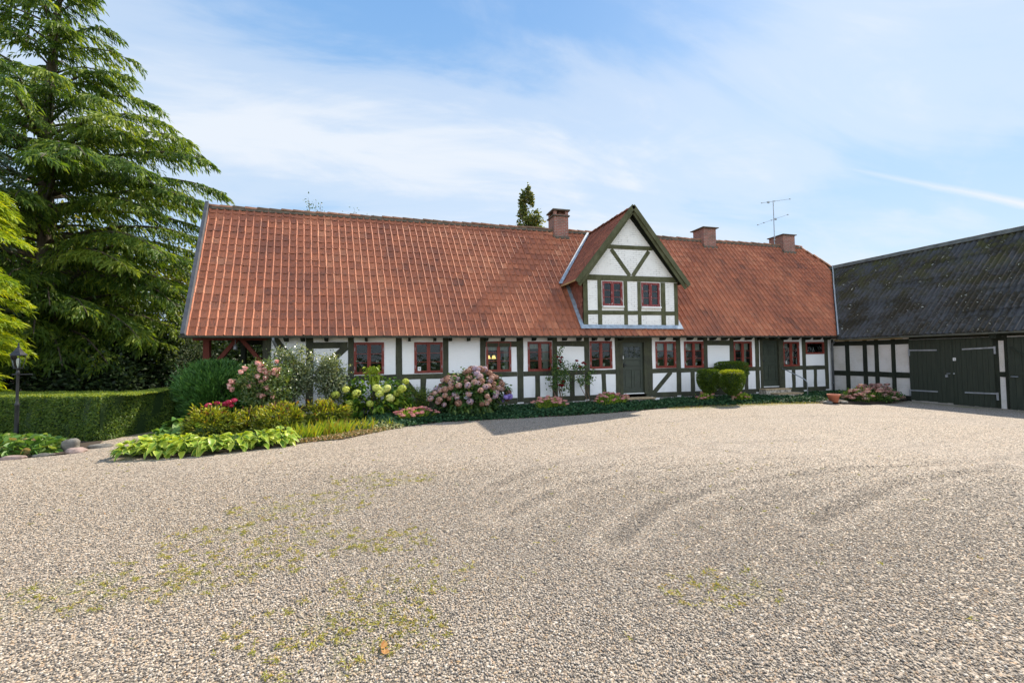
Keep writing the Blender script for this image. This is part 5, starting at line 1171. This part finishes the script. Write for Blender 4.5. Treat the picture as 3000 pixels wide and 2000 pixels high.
# hydrangeas
def hydra(loc,rx,ry,h,label,heads,leaf,fl,r,name,nl,LL=.13,extra=None):
    t=thing(name,label,'hydrangea',loc);P,o=clumpy(nl,70,rx,ry,h*.46,h*.50,.09,.7);D=unit(o*.8+rdir(nl)*.7)
    leafobj('foliage',strips(P,D,unit(o*.6+rdir(nl)*.5+np.array([0,0,.8])),LL*(.7+.6*RNG.random(nl)),LL*.62,(.2,.95,1,.5,.04),.4,.15,3),leaf,t);stems(t,7,rx*.7,h*.8,.01)
    pr=[]
    for i in range(8):
        V,Fq,T,A=flower_ball('f',r,130,fl,r*.42,.85,i/7);pr.append(npmesh('flower_head',V,Fq,fl,t,T,A))
    put_copies(pr,heads,t,True,(.8,1.2));return t
c4=lambda a,b:(950+a/3.92,950+b/3.92)
L2=(-.55,-1.0,0);hp=[c4(*p) for p in [(130,805),(290,905),(525,910),(635,800),(625,740),(680,755),(720,735),(758,845),(830,790),(890,740),(935,655),(370,790),(250,745),(600,730)]]
t=hydra(L2,.92,.5,1.25,'lime green hydrangea with large round yellowish heads under the leftmost window',bl(L2,hp,-1.55),LHYD,PLIME,.112,'lime_hydrangea',1500)
n=120;P=np.stack([.0+RNG.normal(size=n)*.09-.02,RNG.normal(size=n)*.08,1.0+RNG.random(n)*.52],-1);leafobj('shoot',strips(P,unit(rdir(n)+np.array([0,0,-.2])),rdir(n,1),.13,.08,(.2,.95,1,.5,.04),.5,.15,3,.8+.2*RNG.random(n)),LHYD,t)
L3=(2.25,-1.55,0);hh=[]
while len(hh)<88:
    d=rdir(1,.05)[0]
    if d[1]>.45 or d[2]<-.45: continue
    q_=1+.10*math.sin(d[0]*5+1)+.07*math.sin(d[2]*7+d[0]*4);p=(d[0]*1.05*q_+(.12 if d[2]<0 else 0)*d[0],d[1]*.62*q_,.70+d[2]*.64*q_)
    if p[2]<.12 or any((p[0]-q[0])**2+(p[1]-q[1])**2+(p[2]-q[2])**2<.0135 for q in hh):
        if random.random()<.97: continue
    hh.append(p)
big=hydra(L3,.98,.55,1.28,'huge round hydrangea bush packed with faded pink flower heads',hh,LHYDD,PHYD,.098,'pink_hydrangea',6500,.11)
k=0
for c in [c for c in big.children if c.name.startswith('flower_head')]:
    p=c.location
    if p.x>.75 and p.z<.75 and k<5 or (p.z>1.25 and p.x<-.2 and k<1):
        c.data=c.data.copy();c.data.materials[0]=PVIO;c['label']='violet flower head';k+=1
bush('round_bush','small round dark green bush between the two hydrangeas','bush',(.62,.0-.35,0),.46,.34,.98,4200,.045,.03,LHEDGE,60,.06,.5,.45,ns=3)
# red climbing roses
def climber(loc,lab,leafpts,blooms,yb_,h):
    t=thing('climbing_rose',lab,'climbing rose',loc);P=[]
    for (x,z,sx_,sz_,n) in leafpts: P.append(np.stack([RNG.normal(size=n)*sx_+x,RNG.normal(size=n)*.08,RNG.normal(size=n)*sz_+z],-1))
    P=np.concatenate(P);n=len(P);leafobj('foliage',strips(P,rdir(n),rdir(n,.6),.065,.045,(.4,1,.2),.2),LHYDD,t)
    for x,z,*_ in leafpts[::2]: b=MB();b.tube([(random.uniform(-.12,.12),0,0),(x*.6,.02,z*.5),(x,0,z+.05)],[.014,.010,.005],5);b.build('stem',BARK,t,True)
    V,Fq,T,A=rose_bloom(.062,PRED);o=npmesh('bloom',V,Fq,PRED,t,T,A);put_copies([o],[tuple(fpt(px,py,loc[1]-.1)-np.array(loc)) for px,py in blooms],t,True,(.85,1.15))
c6=lambda a,b:(1500+a/4.704,950+b/4.704)
def q6(pts,loc): return [tuple((fpt(*c6(a,b),loc[1])-np.array(loc))[[0,2]])+(s,s2,n) for a,b,s,s2,n in pts]
LA=(5.55,-.5,0)
climber(LA,'tall climbing rose with dark red blooms on the post left of the blank panel',q6([(650,380,.05,.10,40),(670,330,.04,.04,12),(620,500,.07,.12,90),(690,560,.12,.12,120),(600,620,.10,.12,150),(720,650,.12,.10,130),(640,720,.11,.10,150),(740,760,.12,.10,120),(590,820,.08,.10,90),(700,850,.10,.12,100),(500,740,.08,.05,40),(780,890,.05,.1,40),(530,850,.05,.08,20)],LA),[c6(*p) for p in [(685,470),(660,510),(675,530),(640,615),(625,460),(520,625),(700,850),(660,850),(710,800),(685,860)]],0,2)
LB=(6.55,-.45,0)
climber(LB,'shorter climbing rose with red blooms left of the window by the front door',q6([(860,580,.07,.07,70),(930,590,.08,.05,60),(980,590,.05,.05,30),(1080,650,.09,.05,50),(1040,720,.12,.07,120),(930,760,.08,.05,60),(990,800,.08,.08,60),(1060,790,.06,.06,50)],LB),[c6(*p) for p in [(890,515),(1000,555),(930,595),(985,540)]],0,2)
# sedums
PSED2=mat_leaf('dusty_sedum_flower',[(0,(.26,.14,.11)),(.5,(.42,.22,.19)),(1,(.52,.36,.26))],.25,.7,tcol=(1.1,.9,.8))
def sedum(loc,r,h,nh,lab,nl=900,fl=PSED,lf=LSED,ry=None):
    ry=ry or r*.7;t=thing('sedum',lab,'sedum',loc,0,'pink flowering sedums along the house and barn');P,o=clumpy(nl,40,r*.8,ry*.8,h*.38,h*.36,.05,.5)
    if r>1: P,o=clumpy(nl,90,r,ry,h*.38,h*.34,.05,.75)
    leafobj('foliage',strips(P,unit(o*.5+rdir(nl)*.5+np.array([0,0,.8])),rdir(nl,.5),.07,.032,(.4,1,.3),.1),lf,t);pr=[]
    for i in range(3):
        V,Fq,T,A=flower_ball('f',.062,70,fl,.026,.38);pr.append(npmesh('flower_head',V,Fq,fl,t,T,A))
    hs=[]
    for i in range(nh):
        a=RNG.random()*6.28;q=math.sqrt(RNG.random());hs.append((r*q*math.cos(a),ry*q*math.sin(a),h*(.93-(.38 if r<1 else .62)*q*q)+RNG.normal()*(.02 if r<1 else .05)))
    put_copies(pr,hs,t,False,(.8,1.25) if r<1 else (1.3,2.0))
    b=MB()
    for p in hs: b.tube([(p[0]*.4,p[1]*.4,0),p],.006,4)
    b.build('stems',LSED,t)
sedum((.60,-1.95,0),.62,.42,46,'low spreading pink sedum left of the huge hydrangea, nearest the gravel')
sedum((4.75,-1.35,0),.64,.52,48,'pink sedum clump under the window left of the climbing rose')
sedum((7.1,-1.0,0),.72,.52,46,'pink sedum clump left of the front door step')
sedum((10.75,-1.15,0),.42,.40,14,'yellow leaved sedum below the left clipped conifer',700)
sedum((11.95,-1.55,0),.36,.40,10,'yellow leaved sedum right of the lit clipped conifer',700)
sedum((16.45,-2.75,-.04),1.15,.62,98,'very wide dusty pink sedum mass in front of the barn wall',3000,PSED2,LHYDD,.62)
# topiary
def topiary(loc,rx,rz,zc,lab,n=7500,lit=0.):
    t=thing('clipped_conifer',lab,'topiary',loc,0,'clipped conifers by the wall');P=[];d=unit(RNG.normal(size=(n,3)))
    # rounded drum tapering to the stem
    m=np.max(np.abs(d)**3,axis=1);q=(np.abs(d[:,0])**5.5+np.abs(d[:,1])**5.5+np.abs(d[:,2])**5.5)**(-1/5.5);P=d*q[:,None]*np.array([rx,rx*.9,rz])
    lo=np.clip(-P[:,2]/rz+.15,0,1.15);P[:,:2]*=(1-.45*lo**1.8)[:,None];P[:,2]-=.0;P=P*(.9+.12*RNG.random(n))[:,None]+np.array([0,0,zc]);D=unit(d*.8+rdir(n)*.5+np.array([0,0,.3]))
    tt=np.clip(RNG.random(n)*.75+lit*.6*(d[:,2]>.55),0,1);leafobj('foliage',strips(P,D,rdir(n),.05,.022,(.6,1,.2),.1,tint=tt),LTOP,t)  # sunlit top is painted: upper leaves get a lighter tint
    bm=MB();bm.lathe((0,0,zc),[(rx*.3,-rz*.85),(rx*.5,-rz*.5),(rx*.8,0),(rx*.84,rz*.75),(rx*.3,rz*.86)],12);bm.build('inner_twigs',LDARK,t)
    b=MB();b.tube([(0,0,0),(.02,0,zc*.4),(0,0,zc)],[.045,.04,.02],8);b.tube([(0,0,.1),(.12,0,zc*.6)],[.03,.02],6);b.build('trunk',BARK,t,True)
topiary((10.92,-1.15,0),.335,.41,.78,'dark clipped drum shaped conifer on a bare stem, left one of the pair')
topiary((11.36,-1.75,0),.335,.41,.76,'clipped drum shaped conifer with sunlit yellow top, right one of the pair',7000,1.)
topiary((12.45,-.55,0),.50,.42,1.02,'flat topped clipped conifer peeking over the two in front')
# left foreground leafy border
def carpet(name,lab,cat,poly,dens,hfun,L,Wd,mat,kind='stuff',prof=(.4,1,.3),up=.9,dr=.2,cols=2,lay=1.):
    xs=[p[0] for p in poly];ys=[p[1] for p in poly];A=(max(xs)-min(xs))*(max(ys)-min(ys));n=int(A*dens);x=RNG.uniform(min(xs),max(xs),n);y=RNG.uniform(min(ys),max(ys),n)
    ins=np.zeros(n,bool)
    for (x0,y0),(x1,y1) in zip(poly,poly[1:]+poly[:1]):
        c=((y0>y)!=(y1>y))&(x<(x1-x0)*(y-y0)/((y1-y0) if y1!=y0 else 1e-9)+x0);ins^=c
    x,y=x[ins],y[ins];n=len(x);z=hfun(x,y)*(1-.55*RNG.random(n)**lay)
    P=np.stack([x,y,z],-1);o=leafobj(name,strips(P,unit(rdir(n)+np.array([0,0,.15])),unit(rdir(n)*.6+np.array([0,0,up])),L*(.6+.8*RNG.random(n)),Wd,prof,dr,.15,cols),mat);return tag(o,lab,cat,None,kind)
def edgeh(poly,H,w):
    def f(x,y):
        d=segd(x,y,poly+[poly[0]]);return H*np.clip(d/w,0.15,1)**.6*(.8+.25*lown(x,y,4,2))
    return f
pa=[(-6.35,-3.75),(-6.7,-3.85),(-7.3,-3.85),(-8.2,-3.6),(-11,-3),(-11,-1.6),(-8.3,-2.2),(-6.5,-2.95)]
carpet('leafy_border','dense low border of lobed green leaves at the foot of the lantern','ground cover',pa,1500,edgeh(pa,.30,.25),.13,.13,LALCH,prof=(.3,.9,1,.75,.2),cols=3,lay=.8)
IV=[(-.9,-3.1),(-.2,-3.05),(.3,-2.75),(1.3,-2.33),(3.3,-2.38),(5.35,-2.38),(7,-2.15),(8.7,-1.85),(9.6,-1.75),(11,-2.0),(13.27,-2.12),(14.4,-2.4),(15.6,-1.9),(17.9,-1.6),(18.0,-.12),(15.9,-.12),(15.8,-1.2),(14.3,-1.2),(14.0,-.2),(9.3,-.2),(9.3,-.7),(7.9,-.7),(7.8,-.1),(-.8,-.1)]
carpet('ivy','deep green ivy ground cover running along the whole house front','ground cover',IV,1500,edgeh(IV,.20,.22),.055,.055,LIVY)
pv=[(-.9,-3.25),(-.2,-3.15),(.25,-2.9),(.1,-2.3),(-.9,-2.4)]
carpet('variegated_ivy','patch of silvery variegated ivy next to the iris blades','ground cover',pv,2200,edgeh(pv,.18,.2),.045,.04,LVAR)
pd=[(-2.3,-4.35),(-1.75,-4.2),(-1.1,-4.05),(-.5,-3.5),(.1,-2.95),(-.1,-2.8),(-.9,-3.3),(-1.9,-3.9)]
carpet('dry_ground_cover','reddish brown dry ground cover along the gravel edge below the iris','ground cover',pd,3500,edgeh(pd,.09,.12),.04,.03,LDRY)
pu=[(-4.9,-4.3),(-3.4,-4.5),(-1.9,-3.9),(-1,-3),(-.8,-.2),(-3.4,-.2),(-4.3,-.6),(-5.0,-1.8)]
carpet('undergrowth','dark low undergrowth filling the bed between the flowers','ground cover',pu,900,edgeh(pu,.16,.3),.06,.05,LHYDD)
pm=[(8.4,-2.35),(9.6,-2.35),(12,-2.5),(14.2,-2.75),(14.3,-2.3),(13.2,-2.12),(11,-2.0),(9.6,-1.8),(8.6,-1.9)]
carpet('mossy_grass','thin mossy grass strip between ivy and gravel','grass',pm,700,lambda x,y:.03+0*x,.04,.006,GRASSB,prof=(1,.8,.1),up=.1)
# fallen leaves
for i,(px,py,s) in enumerate([(1118,1905,1.25),(1127,1925,1.)]):
    p=CAM+(_F+_R*(px-1500)/1257.06-_U*(py-1000)/1257.06)*(-(CAM[2])/(_F+_R*(px-1500)/1257.06-_U*(py-1000)/1257.06)[2])
    n=5;a=np.linspace(-1.2,1.2,n)+i;D=np.stack([np.cos(a),np.sin(a),np.full(n,.15)],-1);V,Fq,T,A=strips(np.tile((p[0],p[1],.022),(n,1)),D,np.tile((0,0,1.),(n,1)),.034*s,.018*s,(.5,1,.1),-.2,.1)
    o=npmesh('fallen_leaf',V,Fq,DRYL,None,T,A);tag(o,['larger curled orange leaf lying on the pebbles near the camera','smaller pale orange leaf just below the other fallen one'][i],'leaf')
for o in list(bpy.data.objects):
    if 'used' in o: del o['used']

n=420;x=RNG.uniform(-6,14,n);y=RNG.uniform(-12.5,-3.0,n);m=220;bx=RNG.random(m);by=np.interp(-1.2+13*bx,[-5,-2.4,-1.1,.2,3.3,8.6,14],[-4.5,-4.7,-4.2,-2.9,-2.45,-2.0,-2.5])
x=np.concatenate([x,-1.2+13*bx]);y=np.concatenate([y,by-np.abs(RNG.normal(size=m))*.22]);n=len(x)
o=leafobj('leaf_litter',strips(np.stack([x,y,np.full(n,.022)],-1),rdir(n)*np.array([1,1,.25]),rdir(n)*.5+np.array([0,0,1.]),.018+.02*RNG.random(n),.016,(.4,1,.2),-.3,.25),LDRY);tag(o,'scattered small brown leaf fragments on the gravel and its edges','leaf litter',None,'stuff')
